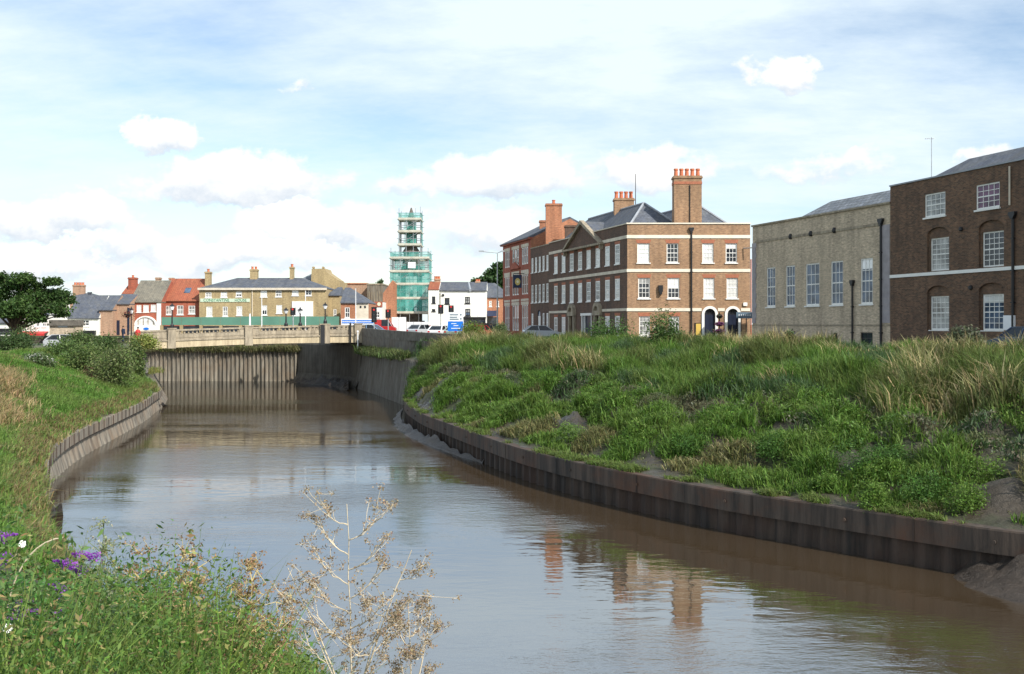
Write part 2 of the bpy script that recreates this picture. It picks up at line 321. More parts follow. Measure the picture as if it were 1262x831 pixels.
for a,b in doors:
    m=MB(fN); mid=(a+b)/2; r=(b-a)/2; z=3.05-r; n=14
    for x0,x1 in ((a-.24,a),(b,b+.24)): m.box(x0,x1,-.10,.05,.0,z)
    for i in range(n):
        t0=math.pi*i/n; t1=math.pi*(i+1)/n; P=lambda rr,t:(mid+rr*math.cos(t),z+rr*math.sin(t))
        m.prism([P(r,t0),P(r+.24,t0),P(r+.24,t1),P(r,t1)],-.10,.05)
    o=m.build('door_surround','white_paint',cor)
    m=MB(fN); m.box(a,b,.14,.2,.05,z); m.box(a+.1,mid-.05,.115,.15,.3,1.0); m.box(mid+.05,b-.1,.115,.15,.3,1.0); m.box(a+.1,mid-.05,.115,.15,1.15,z-.15); m.box(mid+.05,b-.1,.115,.15,1.15,z-.15)
    o=m.build('door','door_navy',cor); m=MB(fN); m.lathe((b-.15,.09,1.1),[(.03,0),(.045,.03),(.03,.06)],8); m.build('handle','gold',o)
    m=MB(fN); pts=[(mid+r*math.cos(math.pi*i/10),z+r*math.sin(math.pi*i/10)) for i in range(11)]; m.add([(p[0],.17,p[1]) for p in pts],[tuple(range(11))])
    o=m.build('fanlight','glass_dark',cor); m=MB(fN); m.box(a,b,.12,.19,z-.04,z+.03)
    for t in (45,90,135): m.tube((mid,.15,z),(mid+r*math.cos(R(t)),.15,z+r*math.sin(R(t))),.018,n=4)
    m.build('glazing_bar','iron_black',o)
pipe(cor,fN,fN.u(852),.0,10.1,.075)
# street front
uc=[fW.uv(x,y) for x,y in ((686.7,324),(696.2,324),(706.4,320),(716.7,320),(726.9,318),(738.1,316),(749.8,315),(761.7,313))]
us=[2.0+i*(21.3-2.0)/7 for i in range(8)]; us=[(a+c[0])/2 for a,c in zip(us,uc)]
wins=[]; hw=.6
for i,u in enumerate(us):
    wins.append((u-hw,u+hw,7.3,9.15)); wins.append((u-hw,u+hw,3.95,5.9))
for i in (0,1,6,7): wins.append((us[i]-hw,us[i]+hw,.5,2.4))
dW=[(us[2]-.25,us[2]+.85),(us[4]-.9,us[4]+1.5),(us[5]+.2-.5,us[5]+.8)]
dW=[(us[2]-.2,us[2]+.95),(us[3]+.5,us[4]+.9),(us[5]-.3,us[5]+.85)]
holes=[rect(*w) for w in wins]+[rect(a,b,.05,2.5) for a,b in dW]
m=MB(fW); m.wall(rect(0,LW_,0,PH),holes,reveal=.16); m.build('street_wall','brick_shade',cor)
for k,(a,b,c,d) in enumerate(wins): window(cor,fW,a,b,c,d,3,4,['glass_blind','glass_curtain','glass_blind','glass_blind','glass_curtain'][k%5],dep=.02,fw=.12,bar=.045)
m=MB(fW)
pa,pb=fW.uv(698.5,303)[0],fW.uv(742.7,300)[0]
for x0,x1 in ((0,pa-.05),(pb+.05,LW_)): m.box(x0,x1-.0,-.06,.02,9.52,9.82)
m.box(0,LW_,-.06,.02,6.42,6.70)
m.box(0,dW[0][0]-.3,-.06,.02,2.85,3.1); m.box(dW[2][1]+.3,LW_,-.06,.02,2.85,3.1); m.box(0,.14,-.05,.02,0,2.85)
m.box(0,LW_,-.09,.35,PH-.02,PH+.08); m.build('stone_band','cream_stone',cor)
m=MB(fW)
for a,b,c,d in wins: m=MB(fW); m.prism([(a-.02,d+.003),(b+.02,d+.003),(b+.14,d+.28),(a-.14,d+.28)],-.012,.01); m.build('brick_header','red_header',cor)
pm=(pa+pb)/2; px=12.05
m=MB(fW); m.prism([(pa,9.62),(pb,9.62),(pm,px)],-.15,3.2); o=m.build('pediment','brick_shade',cor)
m=MB(fW)
for s,x in ((1,pa-.3),(-1,pb+.3)): m.add([(x,-.0,9.72),(pm,-.0,px+.16),(pm,3.4,px+.16),(x,3.4,9.72)],[(0,1,2,3) if s<0 else (3,2,1,0)])
m.build('pediment_roof','slate',cor)
m=MB(fW); m.box(pa-.35,pb+.35,-.45,.0,9.42,9.62)
for x in (pa-.15,pb-.1): m.box(x,x+.25,-.38,0,8.95,9.42)
for s,x in ((1,pa-.4),(-1,pb+.4)):
    m.prism([(x,9.60),(x+s*.5,9.60),(pm,px-.12),(pm,px+.28)] if s>0 else [(x,9.60),(pm,px+.28),(pm,px-.12),(x+s*.5,9.60)],-.45,-.003)
m.build('raking_cornice','weathered_stone',o)
for a,b in (dW[0],dW[2]):
    m=MB(fW); c=(a+b)/2; m.box(a-.35,a,-.25,.05,0,2.5); m.box(b,b+.35,-.25,.05,0,2.5); m.box(a-.45,b+.45,-.35,.05,2.5,2.95)
    n=10
    for i in range(n):
        t0=math.pi*i/n; t1=math.pi*(i+1)/n; P=lambda rr,t:(c+rr*math.cos(t),2.95+rr*math.sin(t)*.85)
        m.prism([P(.55,t0),P(1.0,t0),P(1.0,t1),P(.55,t1)],-.35,.02)
    m.box(c-.55,c+.55,-.10,.0,2.96,3.3); m.build('porch','weathered_stone',cor)
    m=MB(fW); m.box(a,b,.13,.18,.05,2.5); m.box(a+.12,b-.12,.11,.14,1.2,2.2); m.build('door','iron_black' if a>us[3] else 'weathered_stone',cor)
a,b=dW[1]; m=MB(fW); m.box(a,a+.12,-.05,.1,0,2.5); m.box(a+.75,a+.9,-.05,.1,0,2.5); m.box(b-.12,b,-.05,.1,0,2.5); m.box(a-.1,b+.1,-.12,.1,2.5,2.75); m.build('door_surround','white_paint',cor)
m=MB(fW); m.box(a,b,.13,.18,.05,2.5); m.build('door','door_navy',cor)
P=[(0,0),(11.3,0),(11.3-.275*23.1,23.1),(-.275*23.1,23.1)]; m=MB()
closed_body(m,P,0,PH,{0,3}); cap(m,P,PH-.5); m.build('rear_wall','brick_brown',cor)
frR=Fr(fW.wx,fW.wy,math.atan2(B[1]-A[1],B[0]-A[0]),rt)
for (w0,w1,u1,zr) in ((.5,6.4,LW_-1.2,13.35),(6.2,11.7,LW_-.9,13.35)):
    m=MB(frR); m.hip(.6,u1,w0,w1,PH-.35,zr,3,3.2); o=m.build('roof','slate',cor)
    m=MB(frR); ym=(w0+w1)/2
    m.tube((3.6,ym,zr+.02),(u1-3.2,ym,zr+.02),.09,n=6)
    for y in (w0,w1): m.tube((u1-3.2,ym,zr+.02),(u1,y,PH-.3),.12,n=6)
    m.build('ridge_lead','lead',o)
ch=chimney(cor,15.15-10.6,17.72-10.6,1.5,2.8,PH-.6,13.9-G-.0+.0,'brick_brown',5,.75,name='chimney'); 
m=MB(); m.box(15.12-10.6,17.75-10.6,1.46,2.84,14.7,14.95); m.build('brick_collar','red_header',ch)
m=MB(); m.tube((16.6-10.6,1.44,PH),(16.6-10.6,1.44,14.6),.045); m.build('flue_pipe','iron_black',ch)
chimney(cor,10.5-10.6,12.5-10.6,11,12.3,PH,12.95-G,'brick_brown',4,.75)
m=MB(); m.tube((12.65-10.6,11,PH+1),(12.65-10.6,11,15.4-G),.05,.03,8); m.build('flagpole','iron_black',cor)
m=MB(fN); m.tube((fN.u(916),-.05,8.6),(fN.u(928),-1.0,8.6),.05,n=6); m.build('bracket','galv',cor)
m=MB(fN); a=fN.u(814); m.box(a-.2,a+.2,-.25,0,4.6,5.2); m.box(a-.12,a+.12,-.32,-.05,4.35,4.6); m.build('wall_lamp','iron_black',cor)
m=MB(fN); a=fN.u(918); m.box(a-.16,a+.2,-.14,0,3.3,3.62); m.build('alarm_box','white_paint',cor)
m=MB(fN); m.tube((LN+.1,.1,0),(LN+.1,.1,7.6),.06); m.build('drainpipe','pipe_red',cor)
# yellow notice, its own thing
t=thing('notice_board',fN.pt(fN.u(860.5),0,0)[:2]+(0,),'yellow notice in a dark frame left of the arched doors on the brown brick wall','sign'); t.location=(rt[0]+fN.u(860.5),96.99,G)
m=MB(); m.box(-.32,.32,-.06,-.01,.5,1.75); m.build('frame','iron_black',t); m=MB(); m.box(-.22,.22,-.075,-.06,.58,1.67); m.build('panel','yellow_notice',t)
# blue-grey name board on two posts
x=(917-CX)/F*96; t=thing('name_board',(x,96,G),'blue grey board on two posts beside the right arched door','sign')
m=MB(); m.box(-.72,.8,-.04,.03,2.15,2.72); m.build('board','sign_slate',t)
for k in (-.25,.22): m=MB(); m.tube((k,0.08,0),(k,0.08,2.6),.045); m.build('post','iron_black',t)
m=MB(); 
for k in range(6): m.box(-.5+k*.2,-.42+k*.2,-.055,-.04,2.36,2.52)
m.build('lettering','lens_clear',t)
# ---- narrow dark house
A2=(2.25,127.4); rt=(*A2,G); dk=thing('terrace_house',rt,'narrow dark brick house between the red Victorian building and the pedimented front','building'); f=fr2(A2,A,rt); L=math.hypot(A[0]-A2[0],A[1]-A2[1])
wins=[]; w1=[f.u(x) for x in (656.5,660.7,666,671.1,676)]; w1=[L*(.10+.2*i) for i in range(5)]
for u in w1: wins.append((u-.38,u+.38,7.8,9.55)); wins.append((u-.4,u+.4,4.2,6.3))
for i in (0,1,3,4): wins.append((w1[i]-.35+(0 if i!=1 else -.25),w1[i]+.35+(0 if i!=3 else .0),.7,2.9))
wins=[w for w in wins if not (w[2]==.7 and abs((w[0]+w[1])/2-w1[1])<.5)]
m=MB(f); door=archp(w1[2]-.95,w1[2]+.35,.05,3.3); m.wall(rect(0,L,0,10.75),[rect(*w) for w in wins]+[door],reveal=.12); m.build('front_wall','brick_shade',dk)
for k,w in enumerate(wins): window(dk,f,*w,2,4,['glass_blind','glass_curtain'][k%2],dep=.04,fw=.12,bar=.05)
m=MB(f); m.box(w1[2]-.95,w1[2]+.35,.1,.14,.05,2.6); m.build('door','white_paint',dk)
m=MB(f); m.add([(p[0],.1,p[1]) for p in archp(w1[2]-.95,w1[2]+.35,2.6,3.3)],[tuple(range(11))]); m.build('fanlight','glass_blue',dk)
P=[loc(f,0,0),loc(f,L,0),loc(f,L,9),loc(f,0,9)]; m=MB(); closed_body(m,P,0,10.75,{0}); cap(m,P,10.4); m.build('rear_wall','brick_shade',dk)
m=MB(f); m.box(0,L,-.06,.3,10.7,10.82); m.build('coping','weathered_stone',dk)
chimney(dk,4.0-A2[0],5.9-A2[0],124.6-A2[1],126-A2[1],9.8,14.3-G,'brick_orange',1,.5); chimney(dk,6.15-A2[0],7.5-A2[0],-5.2,-4.2,10,11.5-G,'brick_shade',0)
# ---- red Victorian building
A3=(-1.2,139.9); rt=(*A3,G); rd=thing('office_building',rt,'red brick Victorian building with white stone bands, farthest of the street front','building'); f=fr2(A3,A2,rt); L=math.hypot(A2[0]-A3[0],A2[1]-A3[1])
rows=[(9.0,11.1),(5.3,7.7),(.8,4.0)]; bays=[(.08,.26),(.36,.60),(.70,.92)]
holes=[]; 
for c,d in rows:
    for a,b in bays:
        for q in range(3): w_=(b-a)/3; holes.append(((a+w_*(q+.1))*L,(a+w_*(q+.9))*L,c,d))
m=MB(f); m.wall(rect(0,L,0,12),[rect(*h) for h in holes],reveal=.15); m.build('front_wall','brick_red',rd)
for h in holes: window(rd,f,*h,1,2,'glass_dark',dep=.05,fw=.13,bar=.08,sill=False)
m=MB(f)
for c,d in rows:
    for a,b in bays: m.box(a*L-.2,b*L+.2,-.05,.02,d+.02,d+.42)
for z in (8.2,4.65): 
    for a,b in bays: m.box(a*L-.2,b*L+.2,-.06,.02,z-.15,z+.12)
m.build('stone_band','cream_stone',rd)
m=MB(f); m.box(-.15,L+.1,-.35,.2,11.9,12.15); m.box(.3*L,.66*L,-.3,0,8.62,8.8); m.prism([(.32*L,8.8),(.64*L,8.8),(.48*L,9.5)],-.25,0); m.build('cornice','brick_red',rd)
P=[loc(f,0,0),loc(f,L,0),loc(f,L,10),loc(f,0,10)]; m=MB(); closed_body(m,P,0,12,{0}); m.build('side_wall','brick_orange',rd)
m=MB(f); m.add([(L,0,12),(L,10,12),(L,5,14.5),(0,0,12),(0,10,12),(0,5,14.5)],[(0,1,2),(3,5,4)]); m.build('gable','brick_orange',rd)
m=MB(f); m.hip(-.2,L-.02,-.4,10.4,12.12,14.75,0,0,th=.1); m.build('roof','slate',rd)
p=loc(f,L*.62,3.2); chimney(rd,p[0]-.55,p[0]+.55,p[1]-.5,p[1]+.5,12.6,13.1-G,'brick_orange',0)
p=loc(f,L*.8,-.9); t=thing('hanging_sign',(p[0]+A3[0],p[1]+A3[1],G),'dark hanging sign with a gold emblem on the red brick front','sign')
m=MB(); m.box(-.5,.5,-.05,.05,6.1,7.7); m.box(-.58,-.5,-.06,.06,6.0,7.8); m.build('board','navy_cloth',t)
m=MB(); m.prism([(0.33*math.cos(R(a)),6.85+.45*math.sin(R(a))) for a in range(0,360,30)],-.08,-.05); m.build('emblem','gold',t)
m=MB(); m.prism([(0.15*math.cos(R(a)),6.85+.18*math.sin(R(a))) for a in range(0,360,45)],-.1,-.08); m.build('emblem_centre','sign_cream',t)
m=MB(); m.tube((-.5,0,7.85),(1.2,.3,7.85),.05); m.build('bracket','iron_black',t)
# ---- grey brick hall
A5=(19.8,86.8); B5=(25.1,70.0); rt=(*A5,G); hl=thing('hall',rt,'grey brick hall with five tall sash windows, pale corner quoins and slate hipped roof','building'); f=fr2(A5,B5,rt); L=math.hypot(B5[0]-A5[0],B5[1]-A5[1])
wp=[(944.8,955.5),(968.5,979.7),(993,1009.8),(1024,1039),(1060.6,1075.6)]; wins=[(f.u(a),f.u(b),3.0,6.15) for a,b in wp]
uq=f.u(1098)-.3
small=[(f.u(946),f.u(956),.2,1.05),(f.u(969),f.u(980),.2,1.1),(f.u(1027),f.u(1032),.3,1.0),(f.u(1060.5),f.u(1075.5),.2,1.05)]
m=MB(f); m.wall(rect(0,L,0,9.65),[rect(*w) for w in wins+small],reveal=.16); m.build('front_wall','brick_grey',hl)
for w in wins: window(hl,f,*w,3,4,'glass_blue',dep=.08,fw=.1,bar=.045)
for w in small: window(hl,f,*w,2,2,'glass_dark',dep=.1,sill=False,frame='iron_black',name='basement_window')
m=MB(f); m.box(.5,L-.95,-.05,.02,8.26,8.44); m.box(-.05,L,-.12,.3,9.62,9.75); m.box(0,L,-.04,.02,1.5,1.6); m.build('stone_band','weathered_stone',hl)
for e in (0,1):
    m=MB(f); z=1.7; k=0
    while z<8.2:
        a,b=((-.03,.62 if k%2 else .5),(L-.98 if k%2 else L-.86,L-.02))[e]; m.box(a,b,-.045,.02,z+.005,z+.405); z+=.41; k+=1
    m.build('quoin','quoin',hl)
0
m=MB(f); m.box(0,L,-.03,.0,.0,1.48); 
P=[loc(f,0,0),loc(f,L,0),loc(f,L,9),loc(f,0,9)]; m=MB(); closed_body(m,P,0,9.65,{0}); cap(m,P,9.2); m.build('rear_wall','brick_grey',hl)
m=MB(f); m.hip(f.u(966),L+.0,.35,4.6,9.45,11.0,2.6,0,gm=0); m.build('roof','slate_pale',hl)
pipe(hl,f,f.u(1051.7),0,4.3,.06); pipe(hl,f,f.u(1087),0,8.3,.08)
m=MB(f)
for x in (975,1000,1029): u=f.u(x); m.lathe((u,-.06,8.18),[(.1,0),(.16,.1),(.16,.25),(.08,.4)],8)
m.build('wall_anchor','iron_black',hl)
# ---- dark brown house on the right
dx,dy=3.3/12.05,-11.6/12.05; LB=19.0; A6=B5; B6=(A6[0]+dx*LB,A6[1]+dy*LB); rt=(*A6,G); bh=thing('town_house',rt,'dark brown brick house with arched recesses and white sash windows at right edge','building'); f=fr2(A6,B6,rt)
t1=[(f.u(1139.7),f.u(1165)),(f.u(1204.7),f.u(1230))]; m1=[(f.u(1144.7),f.u(1167.6)),(f.u(1209.4),f.u(1235))]; 
pit=(t1[1][0]+t1[1][1]-t1[0][0]-t1[0][1])/2; 
def ext(l): 
    w=l[0][1]-l[0][0]; c0=(l[0][0]+l[0][1])/2; return [(c0+i*pit-w/2,c0+i*pit+w/2) for i in range(int((LB-1.2-c0)/pit)+1)]
T=ext(t1); M_=ext(m1); v=lambda x,y:f.uv(x,y)[1]
vt=(v(1152,267),v(1152,238)); vm=(v(1156,334),v(1156,293)); vg=(v(1157,407),v(1157,365)); vb=v(1099,341)
rec_m=[(a-.16,b+.16,vb+.16,v(1156,280)) for a,b in M_]; rec_g=[(a-.16,b+.16,vg[0]-.05,v(1157,352)) for a,b in M_]
m=MB(f); vpar=v(1099,230)
m.wall(rect(0,LB,0,vpar),[rect(a,b,*vt) for a,b in T]+[archp(a,b,c,d,k=.45) for a,b,c,d in rec_m+rec_g],reveal=.12)
for (a,b,c,d),vv in [(r,vm) for r in rec_m]+[(r,vg) for r in rec_g]:      # recessed panel behind each blind arch
    m.wall(archp(a,b,c,d,k=.45),[rect(a+.16,b-.16,*vv)],w=.12,reveal=.12)
m.build('front_wall','brick_dark',bh)
for a,b,c,d in rec_m+rec_g:
    m=MB(f); mid=(a+b)/2; r=(b-a)/2; n=10
    for i in range(n):
        t0=math.pi*i/n; t1_=math.pi*(i+1)/n; P=lambda e,t:(mid+(r+e)*math.cos(t),d-.45+(.45+e)*math.sin(t)); m.prism([P(0.005,t0),P(.3,t0),P(.3,t1_),P(.005,t1_)],-.015,.01)
    m.build('brick_arch','brick_dark',bh)
pn=['glass_curtain','glass_plum','glass_dark','glass_curtain','glass_dark']
for i,(a,b) in enumerate(T): window(bh,f,a,b,*vt,4,4,pn[i%5],dep=.08)
for i,(a,b) in enumerate(M_): window(bh,f,a,b,*vm,4,6,['glass_curtain','glass_dark','glass_dark'][i%3],dep=.1,w=.12); window(bh,f,a,b,*vg,4,6,['glass_curtain','glass_blue'][i%2],dep=.1,w=.12)
m=MB(f); m.box(0,LB,-.06,.02,vb-.10,vb+.10); m.build('stone_band','white_paint',bh)
m=MB(f); m.box(-.02,LB,-.08,.3,vpar,vpar+.09); m.build('coping','lead',bh)
P=[loc(f,0,0),loc(f,LB,0),loc(f,LB,8),loc(f,0,8)]; m=MB(); closed_body(m,P,0,vpar,{0}); cap(m,P,vpar-.3); m.build('rear_wall','brick_dark',bh)
m=MB(f); m.hip(f.u(1126),LB,.35,4.8,vpar-.15,vpar+1.3,2.0,0,gm=0); m.build('roof','slate',bh)
pipe(bh,f,f.u(1250),0,v(1250,270),.08); m=MB(f); u=f.u(1245.8); m.tube((u,-.09,v(1246,253)),(u,-.09,v(1246,205)),.05); m.build('vent_pipe','cream_stone',bh)
m=MB(f)
for x,y in ((1185,283),(1197,355)): u,z=f.uv(x,y); m.lathe((u,-.04,z-.1),[(.08,0),(.14,.05),(.14,.2),(.08,.25)],10)
m.build('wall_anchor','iron_black',bh)
m=MB(f); u,z=f.uv(1245,398); m.box(u-.42,u+.42,-.12,-.01,z-.42,z+.42); m.build('meter_box','white_sheet',bh)
u,z=f.uv(1149,200); p=f.pt(u,3.5,0); 
t=thing('television_aerial',(26.45,66.5,8.9),'thin television aerial on the slate roof of the dark brick house','aerial')
m=MB(); m.tube((0,0,0),(0,0,2.9),.025); m.build('mast','galv',t); m=MB(); m.tube((-.4,0,2.8),(.2,0,2.84),.016)
for k in range(6): m.tube((-.38+k*.1,-.15,2.81),(-.38+k*.1,.15,2.81),.008,n=5)
m.build('antenna','galv',t)
# ================================================================== far town
def X(px,Y): return (px-CX)/F*Y
def Z(py,Y): return (HY-py)/F*Y-G       # height above street
def simple_house(name,label,px0,px1,Y,ey,ry,wallm,roofm,wins=(),depth=8,hl=0,hr=0,gm=None,cat='building',extra=None,pane='glass_dark',frame='white_paint',wl=None):
    x0=X(px0,Y); x1=X(px1,Y); rt=(x0,Y,G); t=thing(name,rt,label,cat); f=Fr(x0,Y,0,rt); W=x1-x0; H=Z(ey,Y)
    ws=[(X(a,Y)-x0,X(b,Y)-x0,Z(d,Y),Z(c,Y)) for a,b,c,d in wins]
    m=MB(f); m.wall(rect(0,W,0,H),[rect(*w) for w in ws],reveal=.14); m.build('front_wall',wallm,t)
    for k,w in enumerate(ws): window(t,f,*w,2,2,(pane if isinstance(pane,str) else pane[k%len(pane)]),dep=.06,fw=.1,bar=.06,frame=frame)
    m=MB(); P=[(0,0),(W,0),(W,depth),(0,depth)]; closed_body(m,P,0,H,{0}); 
    m.build('side_wall',gm or wallm,t)
    if ry is not None:
        m=MB(f); zr=Z(ry,Y+depth/2); m.hip(-.05,W+.05,-.25,depth+.25,H+.02,zr,hl,hr,gm=1); m.build('roof',[roofm,gm or wallm],t)
    return t,f,W,H
# Constantine House
Y=155.0; top=[(253,260.7,360.5,367),(272,280,360,366.6),(290.6,298.2,359.5,366),(321,329.2,358,366.2),(339.5,347,358,366),(359.8,368,357.6,364.5),(376.2,384,357,364.5)]
bot=[(254.3,261.7,378,390.2),(274.5,280.7,378,390),(291.4,298.5,377.5,389),(322.7,329.2,376.5,388.5),(340.5,347.7,376,386.5)]
t,f,W,H=simple_house('public_house','long pale yellow brick building with slate hipped roof, a green lettered band and three chimneys',245.5,402,Y,355.3,342.6,'brick_yellow','slate',top+bot,9,hl=4.5,hr=4.5,pane=['glass_curtain','glass_blind','glass_dark','glass_blind'])
m=MB(f); m.box(-.15,W+.1,-.35,.0,H-.28,H+.04); m.build('cornice','cream_stone',t)
m=MB(f); a,b=X(360,Y)-X(245.5,Y),X(386,Y)-X(245.5,Y); z0,z1=Z(390,Y),Z(371.5,Y)
m.box(a,b,-.12,0,z0,z1); o=m.build('shopfront','white_paint',t)
m=MB(f)
for k in range(4): x=a+.5+k*(b-a-.8)/4; m.box(x,x+(b-a-.8)/4-.25,-.14,-.12,z0+.2,z1-.6)
m.build('pane','glass_blind',o)
m=MB(f); a,b=X(247,Y)-X(245.5,Y),X(308,Y)-X(245.5,Y); z0,z1=Z(372.3,Y),Z(368.2,Y); m.box(a,b,-.08,0,z0,z1); sg=m.build('sign_board','pale_sign',t)
text('CONSTANTINE     HOUSE',.55,((a+b)/2,-.10,(z0+z1)/2),(R(90),0,0),'sign_green',sg,.008)
for (p0,p1,ty,mt) in ((253,259,335,'brick_yellow'),(308.3,317,332,'brick_yellow'),(357.3,361.5,329,'brick_yellow')):
    chimney(t,X(p0,Y+4)-X(245.5,Y),X(p1,Y+4)-X(245.5,Y),3.8,4.9,6.8,Z(ty,Y+4),mt,1 if p0!=308.3 else 2,.45)
m=MB(f); u=X(311,Y)-X(245.5,Y); m.tube((u,-.08,0),(u,-.08,H-.2),.06); m.build('drainpipe','cream_stone',t)
# angled return of the yellow building
t2,f2,W2,H2=simple_house('brick_annexe','pale yellow brick annexe between the long yellow building and the orange brick shop',402.3,419,157,364,354,'brick_yellow','slate',[(411,414.8,381,395)],7,pane='glass_dark',hl=1.2,hr=.3)
# red tiled, grey tiled
t,f,W,H=simple_house('shop_building','red brick shop under a bright orange red tiled roof with one skylight',199.3,245.3,156,370.8,343.5,'brick_red','tile_red',[(204,211.5,377,388),(218,226,376.5,388),(232.3,240.5,376.8,387)],9,pane='glass_curtain')
m=MB(f); x,z=X(223,156)-X(199.3,156),Z(365.7,157.3); m.add([(x,1.1,z),(x+.65,1.1,z),(x+.65,2.2,z+.75),(x,2.2,z+.75)],[(0,1,2,3)]); 
m=MB(f); sl=(Z(343.5,160.5)-H)/4.75
def rp(x,y): return (x,y,H+.02+(y+.25)*sl+.06)
m.add([rp(x,1.3),rp(x+.9,1.3),rp(x+.9,2.4),rp(x,2.4)],[(0,1,2,3)]); m.build('skylight','glass_blue',t)
t,f,W,H=simple_house('shop_house','red brick shop with white corner strips, grey tiled roof and white arched shopfront',160.5,199,154,372.2,345.7,'brick_red','tile_grey',[(168.4,174.2,376,385),(176.6,183.4,376,384.8),(185.8,192,375.6,384.2)],9,hl=0,pane='glass_blind')
m=MB(f); x=lambda p:X(p,154)-X(160.5,154); z=lambda q:Z(q,154)
for a,b in ((161,165.5),(193.3,198.6)): m=MB(f); m.box(x(a),x(b),-.1,0,0,H-.1); m.build('pilaster','white_paint',t)
cxm=x(180); rr=x(193.8)-cxm; zb=z(408.5); zt=z(389.5)
m=MB(f); n=12
for i in range(n):
    t0=math.pi*i/n; t1_=math.pi*(i+1)/n; P=lambda r,t:(cxm+r*math.cos(t),zb+.9+(zt-zb-.9)*r/rr*math.sin(t)); m.prism([P(rr-.22,t0),P(rr,t0),P(rr,t1_),P(rr-.22,t1_)],-.3,0)
m.box(cxm-rr,cxm+rr,-.25,0,0,zb+.9); m.build('shopfront','white_paint',t)
m=MB(f); pts=[(cxm+(rr-.22)*math.cos(math.pi*i/12),zb+.9+(zt-zb-1.1)*math.sin(math.pi*i/12)) for i in range(13)]; m.add([(p[0],-.1,p[1]) for p in pts],[tuple(range(13))]); o=m.build('shop_window','glass_blind',t)
m=MB(f)
for k in (-1.1,-.35,.35,1.1): m.box(cxm+k-.04,cxm+k+.04,-.16,-.1,zb+.9,zb+1.9)
m.build('glazing_bar','weathered_stone',o)
m=MB(f); m.prism([(cxm+.1+.42*math.cos(R(a)),z(405.3)+.2*math.sin(R(a))) for a in range(0,360,30)],-.3,-.255); m.build('oval_sign','blue_sign',t)
for p0,p1,ty in ((191.5,197,342),(208,213,342.4)): 
    tt=thing('chimney_stack',(X(p0,161),161,G),'short brick chimney stack behind the '+('grey' if p0<200 else 'red')+' tiled roof','chimney'); chimney(tt,0,X(p1,161)-X(p0,161),0,.8,5,Z(ty,161),'brick_pink',0,name='stack')
t,f,W,H=simple_house('terrace_block','orange brick block with a big red chimney behind the grey tiled roof',151,175,164,362,350,'brick_pink','tile_red',(),6,hl=0)
chimney(t,X(155,164)-X(151,164),X(163.8,164)-X(151,164),1,2.2,5,Z(342,165),'brick_red',1,.4); 
# cottage with white wall
t,f,W,H=simple_house('cottage','slate roofed cottage with white rendered front and one dark window, right of the tree',83.5,122,150,392.2,364,'render_white','slate',[(100.3,110.2,394.6,402)],7,pane='glass_dark',frame='white_paint')
m=MB(f); m.box(X(92,150)-X(83.5,150),W-.4,-.6,0,Z(412,150),Z(407.5,150)); m.build('canopy','iron_black',t)
t,f,W,H=simple_house('brick_cottage','plain pinkish brick cottage gable joined to the slate cottage',122.2,139,150.5,382,364,'brick_pink','slate',(),7)
m=MB(f); m.add([(0,-.02,H),(W,-.02,H),(W,3.5,Z(364,154)),(0,3.5,Z(364,154))],[(0,1,2,3)]); m.build('gable_slope','brick_pink',t)
t,f,W,H=simple_house('brick_terrace','low pink brick terrace under grey slates, left of the white arched shopfront',139.2,160,152,374.5,362.5,'brick_pink','slate',(),7)
m=MB(f); m.box(W*.15,W*.4,-.05,0,.1,2.2); m.box(W*.85,W*1.0-.05,-.05,0,.1,4.0); m.build('door','door_navy',t)
t,f,W,H=simple_house('rear_house','brown brick house with wide chimney stack rising behind the slate cottage',86,110,166,366,360,'brick_pink','slate',(),8,hl=2,hr=2)
chimney(t,X(89.5,168)-X(86,166),X(102.5,168)-X(86,166),2,3,5,Z(351,168),'brick_pink',4,.4); 
t,f,W,H=simple_house('distant_house','cream rendered house glimpsed through the tree crown at left',26,60,175,362,356,'cream_stone','slate',(),8)
# kiosk
rt=(X(61,138),138,G); t=thing('kiosk',rt,'small brown brick flat roofed hut between the tree and the white cottage','kiosk'); W=X(91,138)-X(61,138)
m=MB(); m.box(0,W,0,3,-1.2,Z(401.5,138)); m.build('wall','brick_grey',t); m=MB(); m.box(-.25,W+.2,-.3,3.3,Z(401.5,138),Z(398.8,138)); m.box(-.05,W+.05,-.1,3.1,Z(398.8,138)-.0,Z(394.5,138)); m.build('roof','concrete_dark',t)
m=MB(); m.box(W*.35,W*.75,-.04,0,Z(403.5,138),Z(401.6,138)); m.build('vent_panel','galv',t)
# red awning shop + dark low shop
t,f,W,H=simple_house('awning_shop','white low shop with red awning under the tree at left',27,61,144,388,380,'render_white','slate',[(44,49,394,403),(52,57,394,403)],7)
m=MB(f); z0,z1=Z(413,144),Z(408.5,144); m.add([(0,-.1,z1),(W,-.1,z1),(W,-1.6,z0+.2),(0,-1.6,z0+.2),(0,-1.6,z0-.25),(W,-1.6,z0-.25)],[(0,1,2,3),(3,2,5,4)]); m.build('awning','red_cloth',t)
t,f,W,H=simple_house('low_shop','low white fronted shop with dark fascia at the far left edge',-32,26,146,398,388,'render_white','slate',(),7)
m=MB(f); m.box(0,W,-.2,0,Z(409,146),Z(405,146)); m.build('fascia','iron_black',t); m=MB(f); m.box(.3,W-.3,-.06,0,.2,Z(410,146)); m.build('shop_window','glass_dark',t)
